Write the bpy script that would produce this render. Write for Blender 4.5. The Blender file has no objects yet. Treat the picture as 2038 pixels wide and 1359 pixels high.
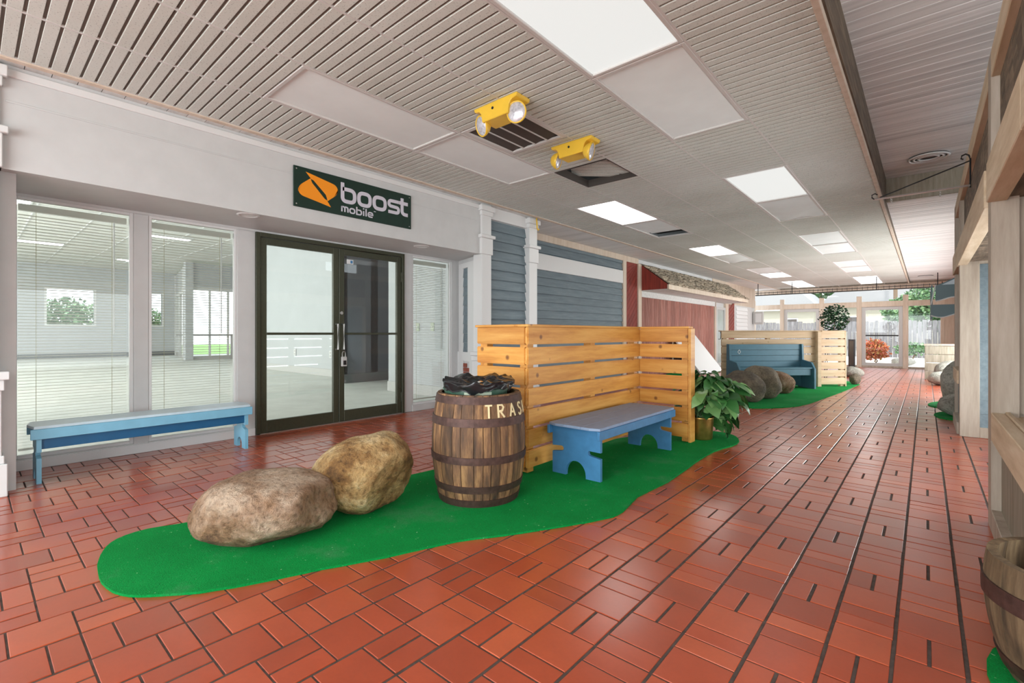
import bpy, bmesh, math, random
from mathutils import Vector, Matrix, noise, Euler
random.seed(7)
S = bpy.context.scene
COL = S.collection
PI = math.pi
# ------------------------------------------------------------------ camera, world, lights, exposure
cam = bpy.data.cameras.new('camera'); cam_o = bpy.data.objects.new('camera', cam); COL.objects.link(cam_o)
cam_o.location = (0, 0, 1.2); cam_o.rotation_euler = (PI/2, 0, math.radians(41.0))
cam.sensor_width = 36.0; cam.lens = 36.0*947/2038
cam.shift_y = -(679.5-664)/2038
cam.clip_start = .02; cam.clip_end = 300
S.camera = cam_o
S.view_settings.view_transform = 'Standard'; S.view_settings.look = 'None'
S.view_settings.gamma = 1; S.view_settings.use_curve_mapping = False
S.view_settings.exposure = 0.18
w = bpy.data.worlds.new('world'); S.world = w; w.use_nodes = True
bg = w.node_tree.nodes['Background']; bg.inputs[0].default_value = (.86, .93, 1, 1); bg.inputs[1].default_value = 3.2
sun = bpy.data.lights.new('sun', 'SUN'); sun.energy = 2.6; sun.angle = math.radians(3); sun.color = (1, .96, .9)
sun_o = bpy.data.objects.new('sun', sun); COL.objects.link(sun_o); sun_o.rotation_euler = (math.radians(38), math.radians(12), 0)
def area(name, loc, rot, sx, sy, e, col=(1, 1, 1)):
    l = bpy.data.lights.new(name, 'AREA'); l.shape = 'RECTANGLE'; l.size = sx; l.size_y = sy; l.energy = e; l.color = col
    o = bpy.data.objects.new(name, l); COL.objects.link(o); o.location = loc; o.rotation_euler = rot
    return o
area('rear_fill', (-1.3, -4.7, 1.5), (math.radians(102), 0, 0), 6.0, 2.6, 370, (.93, 1, 1.01))           # added fill lamp, stands in for an assumed glazed entrance behind the camera
area('side_fill', (3.2, 1.2, 1.7), (PI/2, 0, PI/2), 5.0, 2.6, 130, (.93, 1, 1.01))              # unseen lamp added right of the camera to brighten the near hall
area('alcove_fill', (1.5, 5.97, 1.1), (math.radians(112), 0, PI/2), 3.1, 1.7, 120, (.93, 1, 1.01))    # lamp added in the alcove, lifts the mid-hall ceiling and floor
area('hall_fill', (.92, 16.3, 1.0), (math.radians(92), 0, PI/2), 9.6, 1.5, 430, (.95, 1, 1))                # extra lamp hidden beyond the partition on the right, brightens the far hall
area('shop_fill', (-18, -5.5, 2.2), (PI/2, 0, 0), 20, 3.2, 1500, (1, .99, .97))               # added lamp that lights the shop interior, no windows on this side

# ------------------------------------------------------------------ helpers
def tag(o, label=None, cat=None, group=None, kind=None):
    if label: o['label'] = label
    if cat: o['category'] = cat
    if group: o['group'] = group
    if kind: o['kind'] = kind
    return o
def empty(name, loc=(0, 0, 0), rz=0, parent=None):
    o = bpy.data.objects.new(name, None); COL.objects.link(o); o.location = loc; o.rotation_euler = (0, 0, rz)
    o.empty_display_size = .1
    if parent: o.parent = parent
    return o
class MB:
    def __init__(s): s.v = []; s.f = []; s.M = Matrix.Identity(4)
    def add(s, vs, fs):
        n = len(s.v); s.v += [tuple(s.M @ Vector(p)) for p in vs]; s.f += [tuple(i+n for i in f) for f in fs]; return s
    def box(s, x0, x1, y0, y1, z0, z1):
        return s.add([(x0,y0,z0),(x1,y0,z0),(x1,y1,z0),(x0,y1,z0),(x0,y0,z1),(x1,y0,z1),(x1,y1,z1),(x0,y1,z1)],
                     [(0,3,2,1),(4,5,6,7),(0,1,5,4),(1,2,6,5),(2,3,7,6),(3,0,4,7)])
    def tile(s, x0, x1, y0, y1, z0, z1, b):   # slab with a bevelled upper edge
        return s.add([(x0,y0,z0),(x1,y0,z0),(x1,y1,z0),(x0,y1,z0),(x0,y0,z1-b),(x1,y0,z1-b),(x1,y1,z1-b),(x0,y1,z1-b),
                      (x0+b,y0+b,z1),(x1-b,y0+b,z1),(x1-b,y1-b,z1),(x0+b,y1-b,z1)],
                     [(0,3,2,1),(0,1,5,4),(1,2,6,5),(2,3,7,6),(3,0,4,7),(4,5,9,8),(5,6,10,9),(6,7,11,10),(7,4,8,11),(8,9,10,11)])
    def prism(s, poly, axis, a, b):           # poly in the two other axes, extruded along axis from a to b
        n = len(poly)
        def P(p, t):
            return {'x': (t, p[0], p[1]), 'y': (p[0], t, p[1]), 'z': (p[0], p[1], t)}[axis]
        return s.add([P(p, a) for p in poly]+[P(p, b) for p in poly],
                     [tuple(range(n))[::-1], tuple(range(n, 2*n))]+[(i, (i+1) % n, n+(i+1) % n, n+i) for i in range(n)])
    def tube(s, pts, r, n=8, caps=True):
        rr = r if isinstance(r, (list, tuple)) else [r]*len(pts)
        P = [Vector(p) for p in pts]; vs = []; fs = []
        up = Vector((0, 0, 1))
        for i, p in enumerate(P):
            d = (P[min(i+1, len(P)-1)]-P[max(i-1, 0)]).normalized()
            a = d.cross(up)
            if a.length < .05: a = d.cross(Vector((1, 0, 0)))
            a.normalize(); b = d.cross(a)
            for k in range(n):
                t = 2*PI*k/n; vs.append(p+rr[i]*(a*math.cos(t)+b*math.sin(t)))
        for i in range(len(P)-1):
            for k in range(n):
                fs.append((i*n+k, i*n+(k+1) % n, (i+1)*n+(k+1) % n, (i+1)*n+k))
        if caps: fs += [tuple(range(n))[::-1], tuple(range((len(P)-1)*n, len(P)*n))]
        return s.add(vs, fs)
    def lathe(s, prof, n=32, cx=0, cy=0):
        vs = []; fs = []
        for r, z in prof:
            for k in range(n):
                t = 2*PI*k/n; vs.append((cx+r*math.cos(t), cy+r*math.sin(t), z))
        for i in range(len(prof)-1):
            for k in range(n):
                fs.append((i*n+k, i*n+(k+1) % n, (i+1)*n+(k+1) % n, (i+1)*n+k))
        return s.add(vs, fs)
    def stroke(s, pts, wd, fn, th, closed=False):   # ribbon of width wd along 2-D pts, mapped by fn(u,v,h)
        P = [Vector(p) for p in pts]; n = len(P); L = []; R = []
        for i in range(n):
            if closed: a, b = P[i-1], P[(i+1) % n]
            else: a, b = P[max(i-1, 0)], P[min(i+1, n-1)]
            d1 = (P[i]-a) if (P[i]-a).length > 1e-6 else (b-P[i]); d2 = (b-P[i]) if (b-P[i]).length > 1e-6 else (P[i]-a)
            d1 = d1.normalized(); d2 = d2.normalized()
            n1 = Vector((-d1.y, d1.x)); n2 = Vector((-d2.y, d2.x)); m = n1+n2
            if m.length < 1e-3: m = n1
            m.normalize(); k = wd/2/max(.5, m.dot(n1))
            L.append(P[i]+m*k); R.append(P[i]-m*k)
        vs = [fn(p.x, p.y, th) for p in L]+[fn(p.x, p.y, th) for p in R]+[fn(p.x, p.y, 0) for p in L]+[fn(p.x, p.y, 0) for p in R]
        fs = []
        for i in range(n if closed else n-1):
            j = (i+1) % n
            fs += [(i, j, n+j, n+i), (i, 2*n+i, 2*n+j, j), (n+i, n+j, 3*n+j, 3*n+i)]
        if not closed: fs += [(0, n, 3*n, 2*n), (n-1, 3*n-1, 4*n-1, 2*n-1)]
        return s.add(vs, fs)
    def mesh(s, name, mat, bevel=0, smooth=False, segs=1):
        me = bpy.data.meshes.new(name); me.from_pydata(s.v, [], s.f)
        bm = bmesh.new(); bm.from_mesh(me)
        if bevel:
            bmesh.ops.bevel(bm, geom=list(bm.edges), offset=bevel, segments=segs, affect='EDGES', clamp_overlap=True)
        bmesh.ops.recalc_face_normals(bm, faces=bm.faces)
        bm.to_mesh(me); bm.free()
        me.materials.append(mat)
        if smooth:
            for p in me.polygons: p.use_smooth = True
        return me
    def build(s, name, mat, parent=None, bevel=0, smooth=False, segs=1, loc=None):
        o = bpy.data.objects.new(name, s.mesh(name, mat, bevel, smooth, segs)); COL.objects.link(o)
        if parent: o.parent = parent
        if loc: o.location = loc
        return o
def inst(name, me, parent, loc=(0, 0, 0), rot=(0, 0, 0), sc=(1, 1, 1)):
    o = bpy.data.objects.new(name, me); COL.objects.link(o); o.parent = parent
    o.location = loc; o.rotation_euler = rot; o.scale = sc
    return o
def B(*a): return MB().box(*a)
def copy_tree(o, parent=None):
    c = o.copy(); COL.objects.link(c)
    if parent: c.parent = parent
    for ch in list(o.children): copy_tree(ch, c)
    return c
def S1(r): return max(0.0, min(1.0, r))
def lin(c):  # sRGB 0-255 to linear
    return tuple(((x/255+.055)/1.055)**2.4 if x > 10 else x/255/12.92 for x in c)+(1,)

# ------------------------------------------------------------------ materials
def mat(name):
    m = bpy.data.materials.new(name); m.use_nodes = True
    nt = m.node_tree; return m, nt, nt.nodes['Principled BSDF']
def N(nt, t, **k):
    n = nt.nodes.new(t)
    for a, b in k.items(): setattr(n, a, b)
    return n
def ramp(nt, fac, stops):
    r = N(nt, 'ShaderNodeValToRGB'); e = r.color_ramp.elements
    while len(e) < len(stops): e.new(.5)
    for i, (p, c) in enumerate(stops): e[i].position = p; e[i].color = c
    nt.links.new(fac, r.inputs[0]); return r.outputs[0]
def coords(nt, scale=(1, 1, 1), kind='Object', rnd=True):
    tc = N(nt, 'ShaderNodeTexCoord'); mp = N(nt, 'ShaderNodeMapping')
    mp.inputs['Scale'].default_value = scale
    nt.links.new(tc.outputs[kind], mp.inputs['Vector'])
    if rnd:
        oi = N(nt, 'ShaderNodeObjectInfo'); ml = N(nt, 'ShaderNodeMath', operation='MULTIPLY'); ml.inputs[1].default_value = 37
        nt.links.new(oi.outputs['Random'], ml.inputs[0]); cb = N(nt, 'ShaderNodeCombineXYZ')
        for i in range(3): nt.links.new(ml.outputs[0], cb.inputs[i])
        nt.links.new(cb.outputs[0], mp.inputs['Location'])
    return mp.outputs[0]
def noise_t(nt, vec, scale, detail=4, rough=.55):
    n = N(nt, 'ShaderNodeTexNoise'); n.inputs['Scale'].default_value = scale; n.inputs['Detail'].default_value = detail
    n.inputs['Roughness'].default_value = rough; nt.links.new(vec, n.inputs['Vector']); return n.outputs['Fac']
def bump(nt, bs, h, strength=.3, dist=.01):
    b = N(nt, 'ShaderNodeBump'); b.inputs['Strength'].default_value = strength; b.inputs['Distance'].default_value = dist
    nt.links.new(h, b.inputs['Height']); nt.links.new(b.outputs[0], bs.inputs['Normal'])
def plain(name, c, rough=.5, metal=0, nz=0, scale=20, bmp=0, spec=.5):
    m, nt, bs = mat(name); c = lin(c)
    bs.inputs['Base Color'].default_value = c; bs.inputs['Roughness'].default_value = rough; bs.inputs['Metallic'].default_value = metal
    bs.inputs['Specular IOR Level'].default_value = spec
    if nz or bmp:
        v = coords(nt); n = noise_t(nt, v, scale)
        if nz:
            lo = tuple(x*(1-nz) for x in c[:3])+(1,); hi = tuple(min(1, x*(1+nz)) for x in c[:3])+(1,)
            nt.links.new(ramp(nt, n, [(.3, lo), (.7, hi)]), bs.inputs['Base Color'])
        if bmp: bump(nt, bs, n, bmp)
    return m
def wood(name, cols, axis='y', rough=.6, stretch=14, scale=6, bmp=.25, knots=None, rndv=.12):
    m, nt, bs = mat(name); sc = {'x': (1, stretch, stretch), 'y': (stretch, 1, stretch), 'z': (stretch, stretch, 1)}[axis]
    v = coords(nt, sc); n = noise_t(nt, v, scale/4, 6, .65)
    col = ramp(nt, n, [(.3+.4*i/(len(cols)-1), lin(c)) for i, c in enumerate(cols)])
    oi = N(nt, 'ShaderNodeObjectInfo'); g = N(nt, 'ShaderNodeNewGeometry')
    ad = N(nt, 'ShaderNodeMath', operation='ADD'); nt.links.new(oi.outputs['Random'], ad.inputs[0]); nt.links.new(g.outputs['Random Per Island'], ad.inputs[1])
    fr = N(nt, 'ShaderNodeMath', operation='FRACT'); nt.links.new(ad.outputs[0], fr.inputs[0])
    mr = N(nt, 'ShaderNodeMapRange'); mr.inputs['To Min'].default_value = 1-rndv; mr.inputs['To Max'].default_value = 1+rndv; nt.links.new(fr.outputs[0], mr.inputs[0])
    hs = N(nt, 'ShaderNodeHueSaturation'); nt.links.new(mr.outputs[0], hs.inputs['Value']); nt.links.new(col, hs.inputs['Color'])
    out = hs.outputs[0]
    if knots:
        v2 = coords(nt, (1, 1, 1)); vo = N(nt, 'ShaderNodeTexVoronoi'); vo.inputs['Scale'].default_value = 4.6; nt.links.new(v2, vo.inputs['Vector'])
        kf = ramp(nt, vo.outputs['Distance'], [(.0, (1, 1, 1, 1)), (.07, (.7, .7, .7, 1)), (.12, (0, 0, 0, 1))])
        mx = N(nt, 'ShaderNodeMixRGB'); nt.links.new(kf, mx.inputs[0]); nt.links.new(out, mx.inputs[1]); mx.inputs[2].default_value = lin(knots); out = mx.outputs[0]
    nt.links.new(out, bs.inputs['Base Color']); bs.inputs['Roughness'].default_value = rough
    bump(nt, bs, n, bmp, .004)
    return m
def glass(name, tint=(.96, .98, .97), ior=1.45, rough=0.0, haze=0.0):
    m, nt, bs = mat(name); nt.nodes.remove(bs)
    tr = N(nt, 'ShaderNodeBsdfTransparent'); tr.inputs[0].default_value = tint+(1,)
    gl = N(nt, 'ShaderNodeBsdfGlossy'); gl.inputs['Roughness'].default_value = rough
    fr = N(nt, 'ShaderNodeFresnel'); fr.inputs['IOR'].default_value = ior
    mx = N(nt, 'ShaderNodeMixShader'); nt.links.new(fr.outputs[0], mx.inputs[0]); nt.links.new(tr.outputs[0], mx.inputs[1]); nt.links.new(gl.outputs[0], mx.inputs[2])
    out = mx.outputs[0]
    if haze:
        df = N(nt, 'ShaderNodeBsdfDiffuse'); df.inputs[0].default_value = (.8, .8, .8, 1); m2 = N(nt, 'ShaderNodeMixShader'); m2.inputs[0].default_value = haze
        nt.links.new(out, m2.inputs[1]); nt.links.new(df.outputs[0], m2.inputs[2]); out = m2.outputs[0]
    nt.links.new(out, nt.nodes['Material Output'].inputs[0])
    return m
def emit(name, c, e):
    m, nt, bs = mat(name); bs.inputs['Base Color'].default_value = (.3, .3, .3, 1)
    bs.inputs['Emission Color'].default_value = c+(1,); bs.inputs['Emission Strength'].default_value = e; return m

def floor_mat():
    m, nt, bs = mat('terracotta')
    g = N(nt, 'ShaderNodeNewGeometry'); oi = N(nt, 'ShaderNodeObjectInfo')
    ad = N(nt, 'ShaderNodeMath', operation='ADD'); nt.links.new(g.outputs['Random Per Island'], ad.inputs[0]); nt.links.new(oi.outputs['Random'], ad.inputs[1])
    fr = N(nt, 'ShaderNodeMath', operation='FRACT'); nt.links.new(ad.outputs[0], fr.inputs[0])
    c1 = ramp(nt, fr.outputs[0], [(0, lin((154, 66, 39))), (.5, lin((171, 74, 44))), (1, lin((184, 88, 54)))])
    v = N(nt, 'ShaderNodeNewGeometry').outputs['Position']
    n = noise_t(nt, v, 5, 6, .6); n2 = noise_t(nt, v, 60, 4, .7)
    c2 = ramp(nt, n, [(.25, (.90, .88, .88, 1)), (.75, (1.1, 1.08, 1.06, 1))])
    mx = N(nt, 'ShaderNodeMixRGB', blend_type='MULTIPLY'); mx.inputs[0].default_value = 1; nt.links.new(c1, mx.inputs[1]); nt.links.new(c2, mx.inputs[2])
    c3 = ramp(nt, n2, [(.2, (.88, .88, .88, 1)), (.6, (1, 1, 1, 1))])
    mx2 = N(nt, 'ShaderNodeMixRGB', blend_type='MULTIPLY'); mx2.inputs[0].default_value = .6; nt.links.new(mx.outputs[0], mx2.inputs[1]); nt.links.new(c3, mx2.inputs[2])
    nt.links.new(mx2.outputs[0], bs.inputs['Base Color'])
    rr = ramp(nt, n, [(.3, (.28, .28, .28, 1)), (.75, (.35, .35, .35, 1))]); nt.links.new(rr, bs.inputs['Roughness'])
    bs.inputs['Specular IOR Level'].default_value = .4; bs.inputs['Coat Weight'].default_value = .6; bs.inputs['Coat Roughness'].default_value = .2; bs.inputs['Coat IOR'].default_value = 1.5
    bump(nt, bs, n, .05, .01)
    return m
def ceil_mat(name='acoustic_board', c=(208, 212, 206), dots=True):
    m, nt, bs = mat(name); bs.inputs['Roughness'].default_value = .9
    v = N(nt, 'ShaderNodeNewGeometry').outputs['Position']
    n = noise_t(nt, v, 90, 3, .6); n2 = noise_t(nt, v, .8, 5, .6)
    cc = lin(c); dk = tuple(x*.55 for x in cc[:3])+(1,)
    c1 = ramp(nt, n, [(.33, dk), (.40, cc)]); c2 = ramp(nt, n2, [(.3, (.86, .85, .83, 1)), (.65, (1, 1, 1, 1))])
    mx = N(nt, 'ShaderNodeMixRGB', blend_type='MULTIPLY'); mx.inputs[0].default_value = 1; nt.links.new(c1, mx.inputs[1]); nt.links.new(c2, mx.inputs[2])
    nt.links.new(mx.outputs[0], bs.inputs['Base Color']); return m
def rock_mat(name, cols, scale=3):
    m, nt, bs = mat(name); v = coords(nt); n = noise_t(nt, v, scale, 9, .68); n2 = noise_t(nt, v, 34, 5, .7)
    c1 = ramp(nt, n, [(.36+.28*i/(len(cols)-1), lin(c)) for i, c in enumerate(cols)])
    c2 = ramp(nt, n2, [(.33, (.40, .35, .30, 1)), (.47, (1, 1, 1, 1)), (.65, (1.35, 1.32, 1.28, 1))])
    mx = N(nt, 'ShaderNodeMixRGB', blend_type='MULTIPLY'); mx.inputs[0].default_value = .75; nt.links.new(c1, mx.inputs[1]); nt.links.new(c2, mx.inputs[2])
    nt.links.new(mx.outputs[0], bs.inputs['Base Color']); bs.inputs['Roughness'].default_value = .85
    ad = N(nt, 'ShaderNodeMath', operation='ADD'); nt.links.new(n, ad.inputs[0]); nt.links.new(n2, ad.inputs[1]); bump(nt, bs, ad.outputs[0], 1.0, .03)
    return m
def turf_mat():
    m, nt, bs = mat('turf'); v = coords(nt, rnd=False); n = noise_t(nt, v, 150, 3, .8); n2 = noise_t(nt, v, 1.7, 6, .65); n3 = noise_t(nt, v, 55, 2, .5)
    c1 = ramp(nt, n2, [(.3, lin((0, 134, 58))), (.55, lin((6, 150, 68))), (.75, lin((70, 146, 92)))])
    c2 = ramp(nt, n, [(.3, (.45, .5, .45, 1)), (.6, (1.15, 1.15, 1.15, 1))])
    mx = N(nt, 'ShaderNodeMixRGB', blend_type='MULTIPLY'); mx.inputs[0].default_value = .8; nt.links.new(c1, mx.inputs[1]); nt.links.new(c2, mx.inputs[2])
    c3 = ramp(nt, n3, [(.73, (0, 0, 0, 1)), (.78, (1, 1, 1, 1))])
    m2 = N(nt, 'ShaderNodeMixRGB'); nt.links.new(c3, m2.inputs[0]); nt.links.new(mx.outputs[0], m2.inputs[1]); m2.inputs[2].default_value = lin((150, 200, 150))
    nt.links.new(m2.outputs[0], bs.inputs['Base Color']); bs.inputs['Roughness'].default_value = .95; bs.inputs['Specular IOR Level'].default_value = .15
    bump(nt, bs, n, .9, .01); return m
M = dict(
    tile=floor_mat(), grout=plain('grout', (78, 66, 60), .9, nz=.35, scale=25, bmp=.3),
    ceil=ceil_mat(), ceil_back=plain('board_groove', (116, 111, 104), .9), grid=plain('grid_paint', (205, 203, 200), .45),
    plank=wood('grey_plank', [(186, 186, 186), (218, 218, 217), (238, 238, 238)], 'x', .6, 10, 4, .1, rndv=.05),
    plankwhite=wood('whitewashed_plank', [(196, 197, 194), (214, 214, 212), (226, 226, 224)], 'x', .6, 12, 5, .1, rndv=.04),
    white=plain('white_paint', (202, 203, 203), .5, nz=.03, scale=6, bmp=.03), whitec=plain('white_trim', (220, 221, 221), .4),
    siding=wood('slate_blue_siding', [(100, 114, 123), (110, 125, 133), (122, 136, 143)], 'y', .6, 10, 8, .12, rndv=.06),
    cream=wood('cream_board', [(196, 178, 158), (208, 192, 174), (216, 202, 188)], 'z', .7, 8, 5, .15, rndv=.04),
    red=wood('red_board', [(104, 36, 26), (128, 44, 32), (146, 56, 42)], 'z', .7, 16, 7, .3, rndv=.12),
    redwash=wood('weathered_red_board', [(122, 72, 62), (152, 98, 86), (178, 134, 122)], 'z', .75, 14, 7, .3, rndv=.16),
    shake=wood('shingle', [(96, 84, 70), (150, 138, 120), (198, 186, 168)], 'x', .9, 10, 8, .5, rndv=.42),
    pine=wood('oiled_pine', [(190, 122, 46), (214, 152, 70), (228, 172, 92)], 'y', .45, 10, 5, .15, knots=(112, 60, 22), rndv=.10),
    pinex=wood('oiled_pine_cross', [(186, 116, 42), (212, 148, 66), (226, 170, 90)], 'x', .45, 10, 5, .15, knots=(112, 60, 22), rndv=.10),
    palepine=wood('pale_pine', [(190, 160, 124), (206, 178, 144), (216, 192, 160)], 'x', .6, 10, 5, .1, knots=(150, 112, 76), rndv=.05),
    blue=plain('blue_paint', (66, 124, 170), .42, nz=.10, scale=14, bmp=.06), bluetop=plain('worn_blue_paint', (138, 156, 184), .55, nz=.08, scale=18, bmp=.05),
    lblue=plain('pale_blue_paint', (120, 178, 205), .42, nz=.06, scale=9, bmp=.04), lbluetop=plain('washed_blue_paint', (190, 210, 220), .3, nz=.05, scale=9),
    bluedeep=plain('deep_blue_paint', (18, 88, 132), .42, nz=.06, scale=9), teal=plain('teal_blue_paint', (72, 116, 134), .5, nz=.08, scale=9, bmp=.04),
    bronze=plain('bronze_aluminium', (64, 66, 50), .42, .25, nz=.12, scale=40), steel=plain('brushed_steel', (190, 190, 188), .32, .9),
    dark=plain('black_iron', (34, 33, 34), .5, .4), brass=plain('aged_brass', (176, 140, 78), .36, .9, nz=.35, scale=9),
    hoop=plain('rusty_hoop', (82, 60, 54), .55, .55, nz=.3, scale=24, bmp=.25),
    stave=wood('oak_stave', [(50, 38, 30), (112, 80, 54), (172, 130, 84)], 'z', .7, 7, 11, .6, rndv=.42),
    oldoak=wood('weathered_oak', [(66, 52, 36), (102, 82, 58), (136, 114, 84)], 'z', .8, 12, 9, .5, rndv=.18),
    letter=plain('cream_paint', (224, 206, 160), .6), yellow=plain('yellow_enamel', (232, 190, 62), .38, nz=.04, scale=8),
    lens=plain('lamp_lens', (206, 206, 214), .2, .35, nz=.3, scale=45, bmp=.15), ventm=plain('vent_dark', (74, 68, 64), .6),
    void=plain('plenum_dark', (34, 38, 38), .9), sign=plain('dark_green_sign', (16, 46, 36), .38, nz=.1, scale=9),
    orange=plain('orange_vinyl', (247, 150, 22), .45), silver=plain('silver_vinyl', (206, 203, 214), .4),
    turf=turf_mat(), bag=plain('black_plastic', (26, 28, 30), .22, nz=.2, scale=30), bing=plain('green_plastic', (58, 92, 74), .45),
    sticker=plain('sticker', (188, 200, 176), .5), rock1=rock_mat('tan_stone', [(84, 58, 38), (132, 100, 72), (160, 132, 108), (186, 164, 142)]),
    rock2=rock_mat('gold_stone', [(84, 56, 26), (136, 100, 56), (176, 144, 96), (204, 182, 142)]),
    rock3=rock_mat('grey_stone', [(92, 84, 72), (126, 114, 96), (150, 138, 118)]), rock4=rock_mat('pale_stone', [(134, 132, 122), (166, 164, 154), (192, 190, 180)]),
    glass=glass('shop_glass', haze=.035), glassd=glass('door_glass', (.95, .98, .965), haze=.04), glassf=glass('clear_glass', (1, 1, 1), 1.3),
    diff=plain('diffuser_off', (232, 240, 240), .9, nz=.03, scale=3, bmp=.2), lit=emit('diffuser_lit', (.96, 1, .975), .62), litfar=emit('diffuser_lit_far', (1, .99, .95), 4.5),
    blind=plain('blind_slat', (214, 212, 202), .5), cord=plain('blind_cord', (176, 168, 128), .8), carpet=plain('shop_floor', (214, 217, 212), .7, nz=.08, scale=2.5),
    shopwall=plain('shop_wall', (188, 192, 195), .6, nz=.03, scale=2), shopdark=plain('charcoal_wall', (98, 102, 110), .6, nz=.08, scale=5),
    skirt=plain('dark_skirting', (98, 104, 104), .6), shopceil=plain('shop_ceiling', (214, 214, 208), .85),
    olive=wood('olive_board', [(120, 112, 96), (142, 134, 118), (158, 150, 136)], 'z', .75, 12, 8, .25, rndv=.05),
    postw=wood('beige_post', [(156, 141, 126), (172, 158, 143), (186, 173, 160)], 'z', .7, 9, 6, .2, rndv=.05),
    beamw=wood('beige_beam', [(184, 160, 130), (202, 180, 152), (216, 198, 174)], 'y', .7, 9, 6, .2, rndv=.05),
    brownp=wood('brown_plank', [(70, 58, 46), (102, 86, 70), (134, 116, 96)], 'y', .75, 12, 8, .35, rndv=.2),
    leaf=None, leafdark=None, trunk=plain('bark', (110, 92, 74), .9), terr=plain('soil', (84, 58, 44), .9),
    fencew=wood('silvered_fence', [(78, 76, 77), (108, 106, 107), (130, 128, 128)], 'z', .85, 12, 8, .3, rndv=.14),
    patio=plain('patio', (226, 222, 212), .9, nz=.06, scale=2), grass=plain('lawn', (100, 134, 66), .95, nz=.2, scale=8),
    redpan=wood('bright_red_board', [(112, 26, 12), (132, 34, 16), (146, 44, 24)], 'z', .6, 12, 6, .2), grey=plain('grey_plastic', (190, 190, 188), .5),
    brick=plain('brick', (142, 72, 56), .85, nz=.15, scale=30, bmp=.3), awn=plain('slate_canvas', (112, 132, 138), .75), awnl=plain('pale_stripe', (206, 218, 226), .75),
    house=plain('cream_wall', (168, 164, 148), .8), roofw=plain('pale_roof', (142, 142, 142), .85), chrome=plain('chrome', (210, 210, 212), .15, 1))
def leaf_mat(name, c1, c2, c3):
    m, nt, bs = mat(name); v = coords(nt, rnd=True); n = noise_t(nt, v, 9, 4, .6)
    g = N(nt, 'ShaderNodeNewGeometry'); oi = N(nt, 'ShaderNodeObjectInfo'); ad = N(nt, 'ShaderNodeMath', operation='ADD')
    nt.links.new(g.outputs['Random Per Island'], ad.inputs[0]); nt.links.new(oi.outputs['Random'], ad.inputs[1])
    fr = N(nt, 'ShaderNodeMath', operation='FRACT'); nt.links.new(ad.outputs[0], fr.inputs[0])
    a = ramp(nt, fr.outputs[0], [(0, lin(c1)), (.6, lin(c2)), (1, lin(c3))]); b = ramp(nt, n, [(.3, (.8, .8, .8, 1)), (.7, (1.2, 1.2, 1.2, 1))])
    mx = N(nt, 'ShaderNodeMixRGB', blend_type='MULTIPLY'); mx.inputs[0].default_value = 1; nt.links.new(a, mx.inputs[1]); nt.links.new(b, mx.inputs[2])
    nt.links.new(mx.outputs[0], bs.inputs['Base Color']); bs.inputs['Roughness'].default_value = .38
    return m
M['leaf'] = leaf_mat('glossy_leaf', (30, 74, 34), (64, 118, 58), (132, 172, 108))
M['leafdark'] = leaf_mat('dark_leaf', (16, 50, 32), (26, 70, 42), (56, 98, 58))
M['leafout'] = leaf_mat('garden_leaf', (52, 88, 50), (80, 118, 70), (118, 148, 98))
M['flower'] = leaf_mat('orange_flower', (150, 62, 36), (176, 98, 60), (150, 130, 60))
M['petal'] = leaf_mat('pale_petal', (236, 190, 206), (246, 226, 232), (255, 250, 250))

XW = -5.98; XH = -5.18; ZC = 3.21; YE = 24.5; ZS = 2.43
def fz(y): return 0.0 if y < 15 else -.19*(y-15)/(YE-15)

# ================================================================== FLOOR
floor = B(-6.2, 3.4, -5, 15, -.12, -.004).build('floor', M['grout']); tag(floor, kind='structure')
ramp_mb = MB().prism([(15, -.12), (YE+.2, -.31), (YE+.2, -.198), (15, -.004)], 'x', -6.6, 3.4)
ramp_mb.build('floor_slab', M['grout'], floor)
xs = [.112, -.092, -.29, -.507, -.735, -.961, -1.184, -1.409, -1.63, -1.858, -2.09, -2.322, -2.556, -2.79, -3.02, -3.25, -3.475]
while xs[-1] > -5.9: xs.append(xs[-1]-.227)
xs = [.112+.215*k for k in range(14, 0, -1)]+xs
k0 = xs.index(.112)
P_ = .795; u_ = P_/4
gX, gY = .013, .0075
cells = []
for i in range(len(xs)-1):
    x1, x0 = xs[i], xs[i+1]; k = i-k0
    yv = 2.385-.2975*k
    j0 = int((-4.9-yv)//P_)-1
    y = yv-u_/2+j0*P_
    while y < YE-.1:
        for q, kind in enumerate('VWHW'):
            a, b = y+q*u_, y+(q+1)*u_
            if b > YE or a < -4.95: continue
            if kind == 'W': cells.append((x0, x1, a, b))
            elif kind == 'H': cells += [(x0, x1, a, (a+b)/2), (x0, x1, (a+b)/2, b)]
            else: cells += [(x0, (x0+x1)/2, a, b), ((x0+x1)/2, x1, a, b)]
        y += P_
def proj(x, y, z):
    c, s = math.cos(math.radians(41)), math.sin(math.radians(41)); d = -s*x+c*y
    return (1019+947*(c*x+s*y)/d, 664-947*(z-1.2)/d) if d > .05 else None
def parea(cell):
    x0, x1, a, b = cell; pts = [proj(x, y, 0) for x, y in ((x0, a), (x1, a), (x1, b), (x0, b))]
    if any(p is None for p in pts): return 0
    if not any(0 < p[0] < 2038 and 0 < p[1] < 1359 for p in pts): return 0
    if x0 > .29 and a > 2.7: return 0
    pts = [(max(0, min(2038, p[0])), max(0, min(1359, p[1]))) for p in pts]
    return abs(sum(pts[i][0]*pts[(i+1) % 4][1]-pts[(i+1) % 4][0]*pts[i][1] for i in range(4)))/2
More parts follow.
